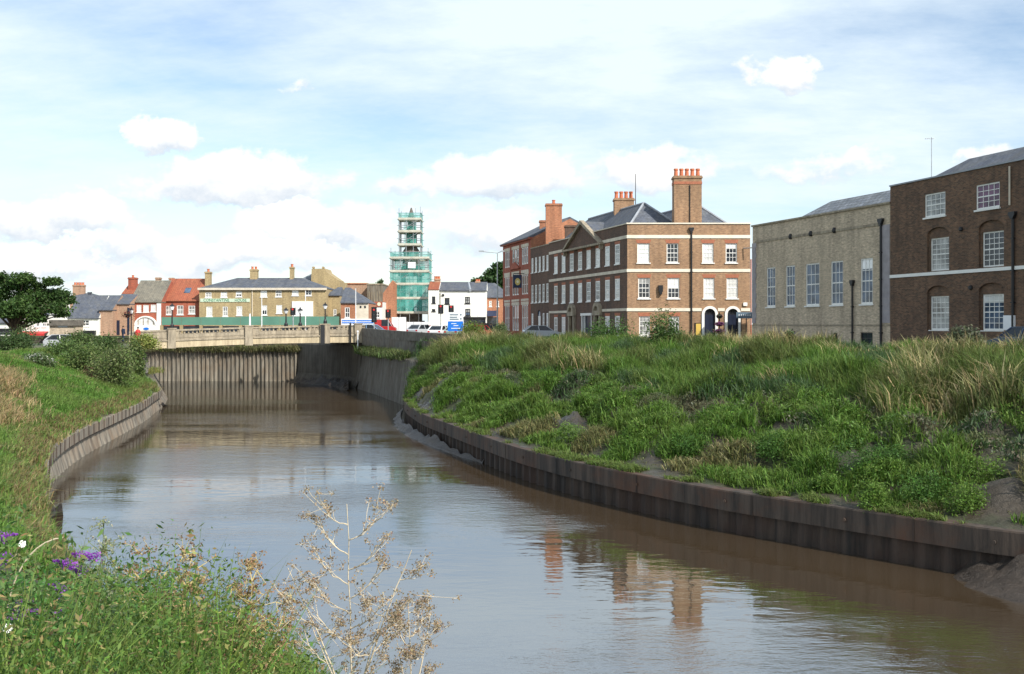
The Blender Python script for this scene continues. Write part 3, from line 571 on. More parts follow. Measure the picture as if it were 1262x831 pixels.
# stone gabled building behind
t,f,W,H=simple_house('stone_building','pale stone building with stepped gable rising behind the yellow brick one',364,419,178,347,None,'brick_yellow','slate',(),8)
m=MB(f); x=lambda p:X(p,178)-X(364,178); z=lambda q:Z(q,178)
m.prism([(x(383.5),H),(x(417),H),(x(417),z(345.5)),(x(409),z(340)),(x(402),z(335)),(x(400.5),z(331)),(x(384),z(331.5))],0,6); m.build('gable','brick_yellow',t)
m=MB(f); m.hip(0,x(384),0,8,H,z(336),2,0); m.build('roof','slate_pale',t); 
for p in (384.5,396.5): chimney(t,x(p),x(p+1.6),.5,1.2,H,z(328.5),'brick_yellow',0)
# orange brick corner shop with slate hip
t,f,W,H=simple_house('corner_shop','orange brick corner shop with slate hipped roof right of the yellow building',420,454,148,373.2,354.6,'brick_orange','slate',[(425,431,379,392)],8,hl=0,hr=3.2,pane='glass_dark')
m=MB(f); m.box(X(439,148)-X(420,148),W+.02,-.04,0,0,H-.05); o=m.build('cream_front','cream_stone',t)
m=MB(f)
for p in (443.3,448.8): a=X(p,148)-X(420,148); m.box(a,a+.26,-.06,-.04,Z(380,148),Z(377,148))
m.build('pane','glass_dark',o)
t,f,W,H=simple_house('long_terrace','long flat roofed brown brick range far behind the slate hipped shop',398,452,190,350.5,None,'brick_pink','slate',(),8)
cap(MB(),[(0,0),(1,0),(1,1)],0); m=MB(); m.box(-.1,W+.1,-.15,8,H,H+.25); m.build('coping','brick_orange',t)
t,f,W,H=simple_house('concrete_block','grey concrete block with pale vertical panels left of the red gable',452.3,471.5,186,351,None,'concrete_pale','slate',(),8)
m=MB(f)
for k in range(5): m.box(W*(.12+k*.17),W*(.12+k*.17)+.12,-.05,0,2,H-1.2)
m.box(-.1,W+.1,-.1,8,H,H+.2); m.build('panel_joint','weathered_stone',t)
t,f,W,H=simple_house('white_shop','small white shopfront with brown upper fascia, below the grey concrete block',452,471,160,372,None,'white_paint','slate',[(455,459,384,392),(462,468,384,392)],5)
m=MB(f); m.box(-.05,W+.05,-.1,0,Z(378.5,160),Z(372,160)); o=m.build('fascia','brick_red',t)
m=MB(f)
for k in (.45,.8): m.prism([(W*k+.28*math.cos(R(a)),Z(375,160)+.28*math.sin(R(a))) for a in range(0,360,36)],-.14,-.1)
m.build('round_sign','sign_cream',o)
m=MB(f); m.box(0,W,0,5,H-.05,H); m.build('roof','lead',t)
t,f,W,H=simple_house('gabled_house','tall orange red brick gable end beside the scaffolded tower',471.8,487.5,165,362,None,'brick_orange','slate',(),9)
m=MB(f); m.prism([(0,H),(W,H),(W,Z(350,165)),(W*.75,Z(345.5,165))],0,9); m.build('gable','brick_orange',t)
# white corner pub with slate roofs
Y=165
t,f,W,H=simple_house('white_building','plain white rendered building with slate roof and dark shopfront, right of the scaffolding',541,599.3,Y,358,347.6,'render_white','slate',[(548,554,367.3,375),(573,579.2,366,374.2),(573.3,579.6,380.8,389.5)],9,hl=0,hr=0,pane=['glass_dark','glass_curtain','glass_blue'],frame='iron_black',gm='render_white')
m=MB(f); x=lambda p:X(p,Y)-X(541,Y); z=lambda q:Z(q,Y)
m.box(x(571),x(599),-.35,0,z(392.3),z(390.8)); o=m.build('fascia','iron_black',t); m=MB(f); m.box(x(572),x(598.5),-.08,0,.3,z(392.5)); m.build('shop_window','glass_dark',t)
m=MB(f); m.tube((x(579.5),-.3,z(358)),(x(576),4.4,z(347.8)),.22,n=6); m.build('ridge_lead','lead',t)
m=MB(f); m.tube((x(542.5),-.1,z(383)),(x(542.5),-.1,z(361)),.05); m.prism([(x(546)+.22*math.cos(R(a)),z(364)+.22*math.sin(R(a))) for a in range(0,360,45)],-.15,0); m.build('wall_lamp','iron_black',t)
chimney(t,x(585),x(590.5),4,5,H,z(345.3),'brick_pink',2,.35)
t,f,W,H=simple_house('white_house','narrow white house with dark windows tucked between tower and white building',528,540.8,164,356.5,None,'render_white','slate',[(532.3,536.5,365.5,374),(532.3,536.5,381,384)],8,frame='iron_black')
m=MB(f); m.hip(-.05,W+.02,-.1,8,H,Z(347,168),0,0,gm=1); m.build('roof',['tile_red','render_white'],t); chimney(t,W*.4,W*.95,3.5,4.5,H,Z(343.6,168),'brick_pink',3,.4)
t,f,W,H=simple_house('brick_house','orange brick house with long slate roof and dark awning, left of the red Victorian front',599.6,632,170,366.5,349,'brick_orange','slate',[(603,606,371,378),(612,615,371,378)],8,hl=0,hr=3)
m=MB(f); x=lambda p:X(p,170)-X(599.6,170)
m.add([(x(600),-.1,Z(383,170)),(x(612),-.1,Z(383,170)),(x(612),-1.5,Z(390,170)),(x(600),-1.5,Z(390,170))],[(0,1,2,3)]); m.build('awning','navy_cloth',t); m=MB(f); m.box(x(600),x(612),-.06,0,.1,Z(391,170)); m.build('shop_window','glass_dark',t)
x0=X(620.3,142); t=thing('hoarding_panel',(x0,142,G),'tall dark navy boarded panel beside the red Victorian building','hoarding')
m=MB(); m.prism([(0,0),(1.0,0),(1.0,4.0),(.75,4.6),(.25,4.6),(0,3.6)],-.1,.3); m.build('panel','navy_cloth',t); m=MB(); m.box(1.0,1.1,-.12,.3,0,4.2); m.build('post','iron_black',t)
# green hoarding in front of the yellow building
x0=X(199,148); x1=X(418,148); t=thing('green_hoarding',(x0,148,G),'long green boarded fascia on low posts along the far side of the bridge','hoarding'); W=x1-x0
m=MB(); n=9
for k in range(n): a=W*k/n; m.box(a+.02,a+W/n-.02,0,.08,Z(400.8,148)-.0,Z(390.2+ (.8 if k<4 else 0),148))
m.build('boarding','green_hoarding',t)
for k in range(n+1): m=MB(); a=W*k/n; m.box(a-.22,a+.22,-.02,.35,0,Z(401,148)); m.build('pier','brick_yellow',t)
m=MB(); m.box(0,W,.2,.3,0,Z(402,148)); m.build('dark_window','glass_dark',t)
# ================================================================== scaffolded monument
Y=170.0; cx=(X(484.4,Y)+X(529.4,Y))/2; tw=thing('monument',(cx,Y,G),'stone memorial with spire standing inside the scaffolding','monument')
m=MB(); m.box(-2,2,-2,2,0,2.2); m.box(-1.6,1.6,-1.6,1.6,2.2,3.4); m.build('plinth','concrete_dark',tw)
m=MB(); 
for a in (-1,1):
    for b in (-1,1): m.box(a*1.3-.25,a*1.3+.25,b*1.3-.25,b*1.3+.25,3.4,9.5)
m.build('column','concrete_dark',tw)
m=MB(); m.lathe((0,0,3.4),[(.5,0),(.45,1.2),(.3,2.3),(.38,2.6),(.15,3.2),(.22,3.35),(.2,3.6),(.05,3.75)],10); m.build('statue','concrete_dark',tw)
m=MB(); m.lathe((0,0,9.4),[(2.1,0),(2.1,.5),(1.5,1.4),(1.2,3.6),(1.5,3.8),(.95,4.6),(.9,6.6),(1.15,6.8),(.55,8),(.5,9.6),(.1,11)],8); m.build('spire','concrete_dark',tw)
sc=thing('scaffolding',(cx,Y,G),'tall two stage scaffold tower wrapped in green netting','scaffolding')
hw=(529.4-484.4)/2/F*Y; hu=(519.2-493.2)/2/F*Y; cu=X(506.2,Y)-cx; zz=lambda p:(HY-p)/F*Y-G
lo=[386,368.5,351.4,336,319.8]; up=[303,286.8,271.7]
m=MB()
for lv,h,c,t0 in ((lo,hw,0,zz(312)),(up,hu,cu,zz(263))):
    b0=0 if h==hw else zz(319)
    n=5 if h==hw else 4
    for sx in range(n):
        x=c-h+2*h*sx/(n-1)
        for y in (-h,h): m.tube((x,y,b0),(x,y,t0+(.6 if sx in(0,n-1) else 0)),.055,n=6)
    for y in (-h*.33,h*.33):
        for x in (c-h,c+h): m.tube((x,y,b0),(x,y,t0),.055,n=6)
    for p in lv:
        for d in (0,1.0):
            z=zz(p)+d
            for y in (-h-.06,h+.06): m.tube((c-h-.35,y,z),(c+h+.35,y,z),.045,n=6)
            for x in (c-h-.06,c+h+.06): m.tube((x,-h-.35,z),(x,h+.35,z),.045,n=6)
    for i in range(len(lv)-1): m.tube((c-h,-h-.1,zz(lv[i])),(c+h*(.2 if h==hw else .9),-h-.1,zz(lv[i+1])),.045,n=6)
m.tube((cu+hu*.55,-hu,zz(264)),(cu+hu*.55,-hu,zz(258)),.05); m.tube((cu+hu,-hu,zz(264)),(cu+hu,-hu,zz(256)),.05)
m.build('scaffold_frame','galv',sc)
for lv,h,c in ((lo,hw,0),(up,hu,cu)):
    for p in lv:
        m=MB(); z=zz(p); m.box(c-h-.2,c+h+.2,-h-.15,-h+.75,z-.14,z+.03); m.box(c-h-.2,c+h+.2,h-.75,h+.15,z-.14,z+.03); m.box(c-h-.15,c-h+.7,-h+.76,h-.76,z-.14,z+.03); m.box(c+h-.7,c+h+.15,-h+.76,h-.76,z-.14,z+.03); m.box(c-h-.2,c+h+.2,-h-.2,-h-.15,z-.06,z+.25)
        m.build('scaffold_board','board_wood',sc)
m=MB(); z0,z1=zz(386),zz(312.5); h=hw+.12
def net(c,h,z0,z1,sides,gaps=()):
    for s in sides:
        if s=='f': q=[(c-h,-h),(c+h,-h)]
        elif s=='b': q=[(c+h,h),(c-h,h)]
        elif s=='r': q=[(c+h,-h),(c+h,h)]
        else: q=[(c-h,h),(c-h,-h)]
        n=8
        for i in range(n):
            for (a,b) in ((z0,z1),):
                P=lambda t,z:(q[0][0]+(q[1][0]-q[0][0])*t+random.uniform(-.03,.03),q[0][1]+(q[1][1]-q[0][1])*t+random.uniform(-.05,.02),z)
                m.add([P(i/n,a),P((i+1)/n,a),P((i+1)/n,b),P(i/n,b)],[(0,1,2,3)])
L5=[386,368.5,351.4,336,319.8,312.5]
for i in range(5): net(0,h,zz(L5[i])+.03,zz(L5[i+1])-(.15 if i<4 else 0),'flrb' if i in (0,1,2,4) else 'lrb')
net(0,h-.5,zz(386),zz(351),'f')
m.build('debris_netting','debris_net',sc); m=MB()
hh=hu+.1
net(cu,hh,zz(271.7),zz(263.8),'flrb'); net(cu,hh,zz(286),zz(272),'lr'); net(cu,hh,zz(303),zz(287),'lr'); m.build('debris_netting','debris_net',sc); m=MB(); net(cu,hh-.8,zz(303),zz(272),'f'); m.build('debris_netting','debris_net',sc); m=MB(); net(0,h-.7,zz(336),zz(320),'f')
m.build('debris_netting','debris_net',sc)
sgn=thing('scaffold_sign',(X(507.5,Y-h-.3),Y-h-.3,zz(332)+G),'small blank white board fixed high on the scaffolding','sign'); m=MB(); m.box(-.6,.6,-.03,.03,0,.95); m.build('board','white_sheet',sgn)
x0=X(482.5,160); t=thing('site_hoarding',(x0,160,G),'white site hoarding round the foot of the scaffolding','hoarding'); W=X(528,160)-x0
for k in range(5): m=MB(); a=W*k/5; hgt=Z(391 if k<2 else 397,160); m.box(a+.03,a+W/5-.03,0,.1,0,hgt); m.build('panel','white_sheet',t)
# ================================================================== SETTING
def sm(t): t=np.clip(t,0,1); return t*t*(3-2*t)
def zg(x,y): return G-0.75*float(sm((-22-x)/16))*(1-float(sm((y-138)/12)))
RP=[((60,18),(70,24)),((30,24),(45,25)),((22,26.3),(34,33)),((14.7,30.2),(26,42)),((12.8,32.3),(24.4,46)),((11.3,34),(22.5,50)),((7.4,38.4),(19.5,60)),((4.4,43.1),(17,68)),((2.5,46.4),(14,75)),((.28,51.3),(10,81)),((-2.6,60),(5,87)),((-5.9,70.3),(0,92)),((-8,80),(-3.6,94.5)),((-8.9,88),(-5.0,97)),((-9.4,94),(-6.6,98.5)),((-9.7,99),(-8.9,100.2))]
LP=[((60,2),(60,-8)),((40,6),(40,-6)),((20,8),(15,-4)),((9,10.5),(5,0)),((1,13.5),(0,1.5)),((-5,17.5),(-6,3)),((-9.8,24),(-13,9)),((-14.3,32),(-19,17)),((-17.4,39),(-25,27)),((-19.8,44.6),(-30,38)),((-21.7,49),(-33,45)),((-23.4,54.8),(-35,52)),((-24.9,61.4),(-37,61)),((-26.5,70.4),(-38,70)),((-28.6,81.6),(-39,84)),((-30.4,89),(-38.6,91)),((-31.9,95.5),(-37.8,96.6))]
def dens(P,n):
    P=np.array(P,float); d=np.r_[0,np.cumsum(np.linalg.norm(np.diff(P,axis=0),axis=1))]
    # smooth: chaikin-free cubic-ish through linear + averaging
    s=np.linspace(0,d[-1],n); Q=np.stack([np.interp(s,d,P[:,k]) for k in range(P.shape[1])],1)
    w=max(1,n//(len(P)*3)); k=np.ones(2*w+1)/(2*w+1)
    pad=np.pad(Q,((w,w),(0,0)),mode='edge'); S=np.stack([np.convolve(pad[:,j],k,'valid') for j in range(Q.shape[1])],1); S[0]=Q[0]; S[-1]=Q[-1]; return S
RQ=dens([a+b for a,b in RP],260); LQ=dens([a+b for a,b in LP],320)
_perm=np.random.default_rng(3).random((64,64))
def vn(x,y,s=0):
    x=np.asarray(x,float)+s*17.3; y=np.asarray(y,float)+s*9.1; xi=np.floor(x).astype(int); yi=np.floor(y).astype(int); fx=x-xi; fy=y-yi; fx=fx*fx*(3-2*fx); fy=fy*fy*(3-2*fy)
    g=lambda i,j:_perm[(xi+i)%64,(yi+j)%64]
    return (g(0,0)*(1-fx)+g(1,0)*fx)*(1-fy)+(g(0,1)*(1-fx)+g(1,1)*fx)*fy
def fbm(x,y,s=0,o=4):
    r=0;a=.5;t=0
    for k in range(o): r=r+a*vn(x*2**k,y*2**k,s+k); t+=a; a*=.5
    return r/t
def cell(x,y,size,s=0):
    x=np.asarray(x,float)/size+s*3.7; y=np.asarray(y,float)/size+s*5.1; xi=np.floor(x).astype(int); yi=np.floor(y).astype(int); best=np.full(x.shape,9.); rid=np.zeros(x.shape)
    for a in (-1,0,1):
        for b in (-1,0,1):
            i=(xi+a)%64; j=(yi+b)%64; cx_=xi+a+.15+.7*_perm[i,j]; cy_=yi+b+.15+.7*_perm[j,(i+7)%64]; d=np.hypot(x-cx_,y-cy_); k=d<best; best=np.where(k,d,best); rid=np.where(k,_perm[(i+13)%64,(j+29)%64],rid)
    return np.sqrt(np.clip(1-(best/.68)**2,0,1)),rid
def zright(t,x,y):
    base=np.where(t<.1,-6.03+t*1.6,-5.87+(-1.6+5.87)*(np.clip((t-.1)/.9,0,1))**.82)
    base=np.minimum(base,-1.6)
    n=(fbm(x*.45,y*.45,1)-.5)*1.9*np.sin(np.pi*np.clip(t,0,1))**.7+(fbm(x*.9,y*.9,11,3)-.5)*1.5*np.clip(t*6-.3,0,1)*np.clip(1.5-2*t,0,1)+(fbm(x*1.6,y*1.6,5)-.5)*.5*np.clip(1-t,0,1)*np.clip(t*12,0,1)
    hp,_r=cell(x,y,1.9,1); n=n+.42*hp*np.clip(t*9-.5,0,1)*np.clip(1.6-1.8*t,0,1)
    return base+n
def zleft(t,x,y):
    zc=np.array([zg(a,b) for a,b in zip(np.ravel(x),np.ravel(y))]).reshape(np.shape(x))
    near=sm((24-y)/10)
    base=-5.95+(zc+5.95)*np.clip(t,0,1)**(.85+.25*near)
    return base+(fbm(x*.3,y*.3,2)-.5)*.9*np.sin(np.pi*np.clip(t,0,1))**.8*(1-.5*near)
def bank_mesh(Q,zf,name,flip,N=46):
    t=np.linspace(0,1,N)[None,:]; x=Q[:,0:1]*(1-t)+Q[:,2:3]*t; y=Q[:,1:2]*(1-t)+Q[:,3:4]*t; z=zf(np.broadcast_to(t,x.shape),x,y)
    V=np.stack([x,y,z],-1).reshape(-1,3); M=len(Q); fs=[]
    for i in range(M-1):
        for j in range(N-1):
            a=i*N+j; q=(a,a+1,a+N+1,a+N); fs.append(q if not flip else q[::-1])
    me=bpy.data.meshes.new(name); me.from_pydata(V.tolist(),[],fs); me.materials.append(MATS['bank_soil']); me.polygons.foreach_set('use_smooth',[True]*len(fs)); me.update()
    o=bpy.data.objects.new(name,me); COL.objects.link(o); o['kind']='structure'; return o
bank_mesh(RQ,zright,'river_bank_right',False); bank_mesh(LQ,zleft,'river_bank_left',True)
FENCE=[(-8.9,100.2),(-12.6,111),(-16.6,123)]
PILE=[(-9.9,99),(-10.6,101.4),(-14,112.5),(-18.0,124.5)]
hole=[tuple(q[2:]) for q in RQ[::6]]+[tuple(RQ[-1][2:])]+[(-12.6,111),(-16.6,123),(-18,127),(-27.5,140.6),(-220,141),(-220,131),(-60,130),(-45,128),(-41,116),(-38.5,106)]+[tuple(q[2:]) for q in LQ[::-6]]+[tuple(LQ[0][2:]),(220,-8),(220,24)]
pts=[Vector(p) for p in hole]; nh=len(pts); ed=[(i,(i+1)%nh) for i in range(nh)]
for gx in np.r_[-4000,-1500,-600,np.arange(-300,301,12),600,1500,4000]:
    for gy in np.r_[-4000,-1500,-400,np.arange(-150,301,12),600,1500,4000]: pts.append(Vector((float(gx)+.37,float(gy)+.53)))
vo,_,fo,_,_,_=geometry.delaunay_2d_cdt(pts,ed,[],0,1e-4)
def inpoly(p,lp):
    r=False; j=len(lp)-1
    for i in range(len(lp)):
        a,b=lp[i],lp[j]
        if (a[1]>p[1])!=(b[1]>p[1]) and p[0]<(b[0]-a[0])*(p[1]-a[1])/(b[1]-a[1])+a[0]: r=not r
        j=i
    return r
fs=[tuple(f) for f in fo if not inpoly(sum((vo[i] for i in f),Vector((0,0)))/len(f),hole)]
m=MB(); m.add([(p.x,p.y,zg(p.x,p.y)) for p in vo],fs); m.build('ground','ground_cover',kind='structure')
m=MB(); m.add([(-230,-10,WZ),(230,-10,WZ),(230,150,WZ),(-230,150,WZ)],[(0,1,2,3)]); m.build('river_water','river',kind='structure')
# street in front of the right hand houses: pavement with kerb, carriageway, line
def strip(name,mat,P,Q,z0,z1=None,lift=0):
    m=MB(); n=len(P)
    for i in range(n-1):
        a,b,c,d=P[i],P[i+1],Q[i+1],Q[i]; m.add([(*a,z0),(*b,z0),(*c,z0),(*d,z0)],[(0,1,2,3)])
        if z1 is not None: m.add([(*a,z0),(*b,z0),(*b,z1),(*a,z1)],[(3,2,1,0)]); m.add([(*d,z0),(*c,z0),(*c,z1),(*d,z1)],[(0,1,2,3)])
    return m.build(name,mat,kind='structure')
fac=[(30.4,50.5),(25.1,70),(19.8,86.8),(10.6,97),(4.25,120.1),(2.25,127.4),(-1.2,139.9)]
def off(P,d):
    out=[]
    for i,p in enumerate(P):
        a=P[max(i-1,0)]; b=P[min(i+1,len(P)-1)]; v=Vector((b[0]-a[0],b[1]-a[1])).normalized(); out.append((p[0]-v.y*d,p[1]+v.x*d))
    return out
strip('pavement','paving',off(fac,.0),off(fac,1.9),G+.12,G); strip('kerb','kerb_stone',off(fac,1.904),off(fac,2.05),G+.125,G)
strip('road','asphalt',off(fac,2.06),off(fac,6.6),G+.008); strip('road_line','line_paint',off(fac,4.3),off(fac,4.4),G+.014)
strip('town_square','asphalt',[(-45,143),(-45,168)],[(10,143),(10,168)],G+.006)
# ------------------------------------------------------------------ revetments
def resamp(P,step):
    P=np.array(P,float); d=np.r_[0,np.cumsum(np.linalg.norm(np.diff(P,axis=0),axis=1))]; s=np.arange(0,d[-1],step); s=np.r_[s,d[-1]]
    return [(float(np.interp(v,d,P[:,0])),float(np.interp(v,d,P[:,1]))) for v in s]
def along(P,prof,mb,mi=0,jit=0):      # extrude an (offset,z) profile along a line; positive offset = left of travel
    rows=[]
    offs=[off(P,o) for o,_ in prof]
    for k,(o,z) in enumerate(prof): rows.append([(p[0],p[1],z+(random.uniform(-jit,jit) if jit else 0)) for p in offs[k]])
    n=len(P); vs=[p for r in rows for p in r]; m=len(prof)
    mb.add(vs,[(k*n+i,k*n+i+1,(k+1)*n+i+1,(k+1)*n+i) for k in range(m-1) for i in range(n-1)],mi)
def sheetpile(P,z0,z1,pitch,depth,mb,lean=0):
    Q=resamp(P,pitch/4); n=len(Q); A=off(Q,0); B=off(Q,depth); L=off(Q,lean); top=[]; bot=[]
    for i in range(n):
        q=A[i] if i%4 in (0,1) else B[i]; top.append((q[0],q[1],z1)); bot.append((q[0]+(L[i][0]-A[i][0]),q[1]+(L[i][1]-A[i][1]),z0))
    mb.add(top+bot,[(i,i+1,n+i+1,n+i) for i in range(n-1)])
RL=[(q[0],q[1]) for q in RQ]      # near -> far ; river is on the left of travel (towards -x)
RLs=resamp(RL,1.2)
t=props(bpy.data.objects.new('right_revetment',None),'low dark rusty timber and steel retaining wall curving along the right bank','retaining wall'); t.name='retaining_wall'; COL.objects.link(t); t.location=(0,0,0)
m=MB(); along(resamp(RL,.6),[(-.5,-5.98),(.12,-5.97),(.14,-6.02),(.13,-6.70),(-.02,-6.70)],m); m.build('capping_beam','rusty_cap',t)
for i in range(2,len(RLs)-1,5):
    a,b=off(RLs,.155)[i],off(RLs,.155)[i+1]; v=Vector((b[0]-a[0],b[1]-a[1])).normalized()*.07; m=MB(); m.add([(a[0],a[1],-6.7),(a[0]+v.x,a[1]+v.y,-6.7),(a[0]+v.x,a[1]+v.y,-6.0),(a[0],a[1],-6.0)],[(0,1,2,3)]); m.build('joint_plate','rusty_pile',t)
m=MB(); sheetpile(RL,-7.9,-6.68,.85,-.15,m,.0); m.build('pile','rusty_pile',t)
m=MB()
for i in range(0,len(RLs)-1,1):
    p=off(RLs,.15)[i] if i%4==0 else None
    if p: m.tube((p[0],p[1],-6.35),(p[0]-.03,p[1]-.03,-6.35),.06,n=6)
m.build('bolt','rusty_cap',t)
LL=[(q[0],q[1]) for q in LQ]; LLs=[p for p in LL if p[1]>16]
t=thing('retaining_wall',(0,0,0),'low concrete panel retaining wall with rust stains along the left bank','retaining wall')
def loff(P,d): return off(P,d)
# left line runs near -> far, river on the right of travel: negative offset
m=MB(); q=resamp(LLs,.5); along(q,[(.4,-5.9),(-.15,-5.9),(-.2,-5.95),(-.2,-6.5),(-.05,-6.55)],m); m.build('capping_beam','concrete_pale',t)
m=MB(); sheetpile(LLs,-7.9,-6.62,1.3,.07,m,-.35); m.build('panel','concrete_pale',t)
m=MB(); along(q,[(.0,-6.5),(-.03,-6.64)],m); m.build('joint','rusty_pile',t)
m=MB(); 
for i in range(0,len(q)-1,3): 
    a=off(q,-.21)[i]; m.tube((a[0],a[1],-5.93),(a[0],a[1],-6.5),.035,n=5)
m.build('beam_joint','rusty_pile',t)
# tall grey sheet piling: behind the bridge and right of it
t=thing('sheet_piling',(0,0,0),'corrugated pale grey sheet pile wall under the far side of the bridge','retaining wall')
m=MB(); sheetpile([(-60,139.6),(-26.8,139.2)],-7.9,-3.45,.56,.26,m); m.build('sheet_pile','pile_grey',t)
m=MB(); m.box(-220,-60,139.3,139.5,-7.9,-3.45); m.build('plain_pile','pile_grey',t)
m=MB(); m.add([(-220,139.7,-3.5),(-27.8,139.4,-3.5),(-27.5,140.9,-2.7),(-220,141.2,-2.7)],[(0,1,2,3)]); m.add([(-220,141.1,-2.7),(-27.5,140.7,-2.7),(-27.5,140.7,-1.5),(-220,141.1,-1.5)],[(0,1,2,3)]); o=m.build('river_ledge','bank_soil',kind='structure')
t=thing('sheet_piling',(0,0,0),'corrugated sheet pile wall in shaded grey below the concrete parapet right of the bridge','retaining wall')
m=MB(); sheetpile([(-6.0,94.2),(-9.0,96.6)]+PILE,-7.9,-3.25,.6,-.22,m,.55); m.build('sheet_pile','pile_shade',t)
m=MB(); along(resamp([(-6.5,95.2),(-9.2,97.2)]+PILE[1:]+[(-20.2,130)],1.5),[(.05,-3.3),(-1.25,-2.85),(-1.35,-1.55)],m); m.build('river_ledge','bank_soil',kind='structure')
t=thing('bridge_abutment',(0,0,0),'dark smooth concrete abutment in the shade under the right end of the bridge','abutment')
m=MB(); along(resamp([(-17.6,122.9),(-18.0,124.6),(-20.5,129.5),(-28.4,139.6)],1.5),[(.9,-7.9),(.1,-6.3),(0,-2.6),(-.4,-1.7)],m); m.build('wall','abutment_conc',t)
t=thing('wing_wall',(0,0,0),'pale concrete wing wall with sloping grey coping block at the left end of the bridge','retaining wall')
WL=[(-33.6,96.2),(-36.6,106.5),(-40.2,114.6),(-44,127)]
def wing(prof,name,mat):
    m=MB(); q=resamp(WL,1.5); along(q,prof,m); e=[off(WL,o)[0] for o,_ in prof]; m.add([(e[k][0],e[k][1],prof[k][1]) for k in range(len(prof))]+[(e[0][0]-6,e[0][1]-.1,prof[0][1]),(e[-1][0]-4,e[-1][1]-.1,prof[-1][1])],[tuple(range(len(prof)))+(len(prof)+1,len(prof))]); return m.build(name,mat,t)
wing([(-2.0,-7.9),(-.35,-5.0)],'wall','concrete_pale'); 
m=MB(); along(resamp(WL,1.5),[(-.35,-5.0),(-.1,-4.9),(-.1,-4.3)],m); m.build('ledge','concrete_dark',t)
wing([(-.28,-4.45),(-.2,-4.4),(.9,-2.75),(2.4,-2.6)],'coping','parapet_conc')
m=MB(); m.add([(-38.4,98,-2.6),(-32.6,98.0,-2.6-.1),(-34.5,98.3,-7.6),(-38.4,98.0,-7.6)],[(0,1,2,3)])
# ------------------------------------------------------------------ bridge
P0=(-41.5,114.3); P1=(-16.9,121.4); rt=(P0[0],P0[1],0); br=thing('road_bridge',rt,'cream concrete road bridge with pierced stone parapet crossing the river','bridge'); f=fr2(P0,P1,rt); LB_=math.hypot(P1[0]-P0[0],P1[1]-P0[1])
zs=lambda u:-.80+.72*(u/LB_)+.10*math.sin(math.pi*u/LB_)
m=MB(f)
m.sbox(0,LB_,0,.5,-2.0,-1.22,lambda u:zs(u)+.12*math.sin(math.pi*u/LB_)-.0,0,24); m.build('girder','cream_bridge',br)
m=MB(f); m.sbox(0,LB_,.5,12.5,-1.75,-1.15,zs,0,8); m.build('deck','concrete_dark',br)
m=MB(f); m.sbox(0,LB_,-.12,.55,-1.20,-1.05,zs,0,12); m.build('cornice','weathered_stone',br)
u_=lambda p:f.u(p)
spans=[(219.6,295.8),(320,392.6),(407,429.7)]
segs=[]; last=0
for a,b in spans: segs.append((last,u_(a))); last=u_(b)
segs.append((last,LB_))
for y0,tag_ in ((.06,'near'),(12.0,'far')):
    m=MB(f); m.sbox(0,LB_,y0,y0+.34,-1.05,-.50,zs,0,12); m.sbox(0,LB_,y0-.06,y0+.40,-.12,.03,zs,0,12)
    for a,b in segs: m.sbox(a,b,y0+.02,y0+.32,-.50,-.12,zs,0,2)
    m.sbox(0,LB_,y0-.04,y0,-.86,-.78,zs,0,12); m.build('parapet','weathered_stone',br)
for a,b in spans:
    A_,B_=u_(a),u_(b); n=max(4,int((B_-A_)/.42))
    for k in range(n):
        u=A_+(B_-A_)*(k+.5)/n; 
        if len([1])<100:
            m=MB(f); m.lathe((u,.22,zs(u)-.505),[(.09,0),(.12,.1),(.07,.2),(.12,.3),(.09,.39)],6); m.build('baluster','weathered_stone',br)
for p in (212,307,400.5,441.5):
    u=u_(p); m=MB(f); w=.42 if p!=400.5 else .55; m.box(u-w,u+w,-.22,.6,-2.0+zs(u),.12+zs(u)); m.box(u-w-.06,u+w+.06,-.28,.66,.12+zs(u),.24+zs(u)); m.build('pier','weathered_stone',br)
m=MB(f); u=u_(397.2); m.box(u-.2,u+.25,-.3,-.2,-2+zs(u),.1+zs(u)); u=u_(431.5); m.tube((u,-.2,-2+zs(u)),(u,-.2,.3+zs(u)),.1); m.build('drainpipe','iron_black',br)  # flat black strip on the pier face, then a thin black tube
# concrete parapet running on from the bridge
t=thing('concrete_parapet',(-17,121,0),'weathered dark concrete parapet wall sloping down from the bridge to the grassy bank','wall')
Pq=[(-17.1,121.2),(-12.9,110.6),(-8.4,100.5),(-5.9,96.8),(-4.4,95)]; Q=resamp(Pq,2.0)
m=MB(); n=len(Q)
for nm,mt,zo,zt,th in (('upper_band','concrete_dark',-.95,0,.34),('lower_panel','parapet_conc',-1.95,-.95,.26)):
    m=MB()
    for i in range(n-1):
        a,b=Q[i],Q[i+1]; v=Vector((b[0]-a[0],b[1]-a[1])).normalized(); nx,ny=-v.y*-1,v.x*-1
        za=-.42-.5*(i/n); zb=-.42-.5*((i+1)/n); g=.02; a=(a[0]+v.x*g,a[1]+v.y*g); b=(b[0]-v.x*g,b[1]-v.y*g)
        vs=[]
        for (p,z) in ((a,za),(b,zb)):
            for s in (-th/2,th/2):
                for h in (zo,zt): vs.append((p[0]-v.y*s+17,p[1]+v.x*s-121,z+h))
        m.add(vs,[(0,1,5,4),(2,6,7,3),(1,3,7,5),(0,4,6,2),(0,2,3,1),(4,5,7,6)])
    m.build(nm,mt,t)
t=thing('marker_post',(-17.6,120.4,-3.2),'thin white post at the joint of bridge and concrete parapet','post'); m=MB(); m.tube((0,0,0),(0,0,2.5),.06); m.box(-.09,.09,-.09,.09,2.3,2.5); m.build('post','white_sheet',t)
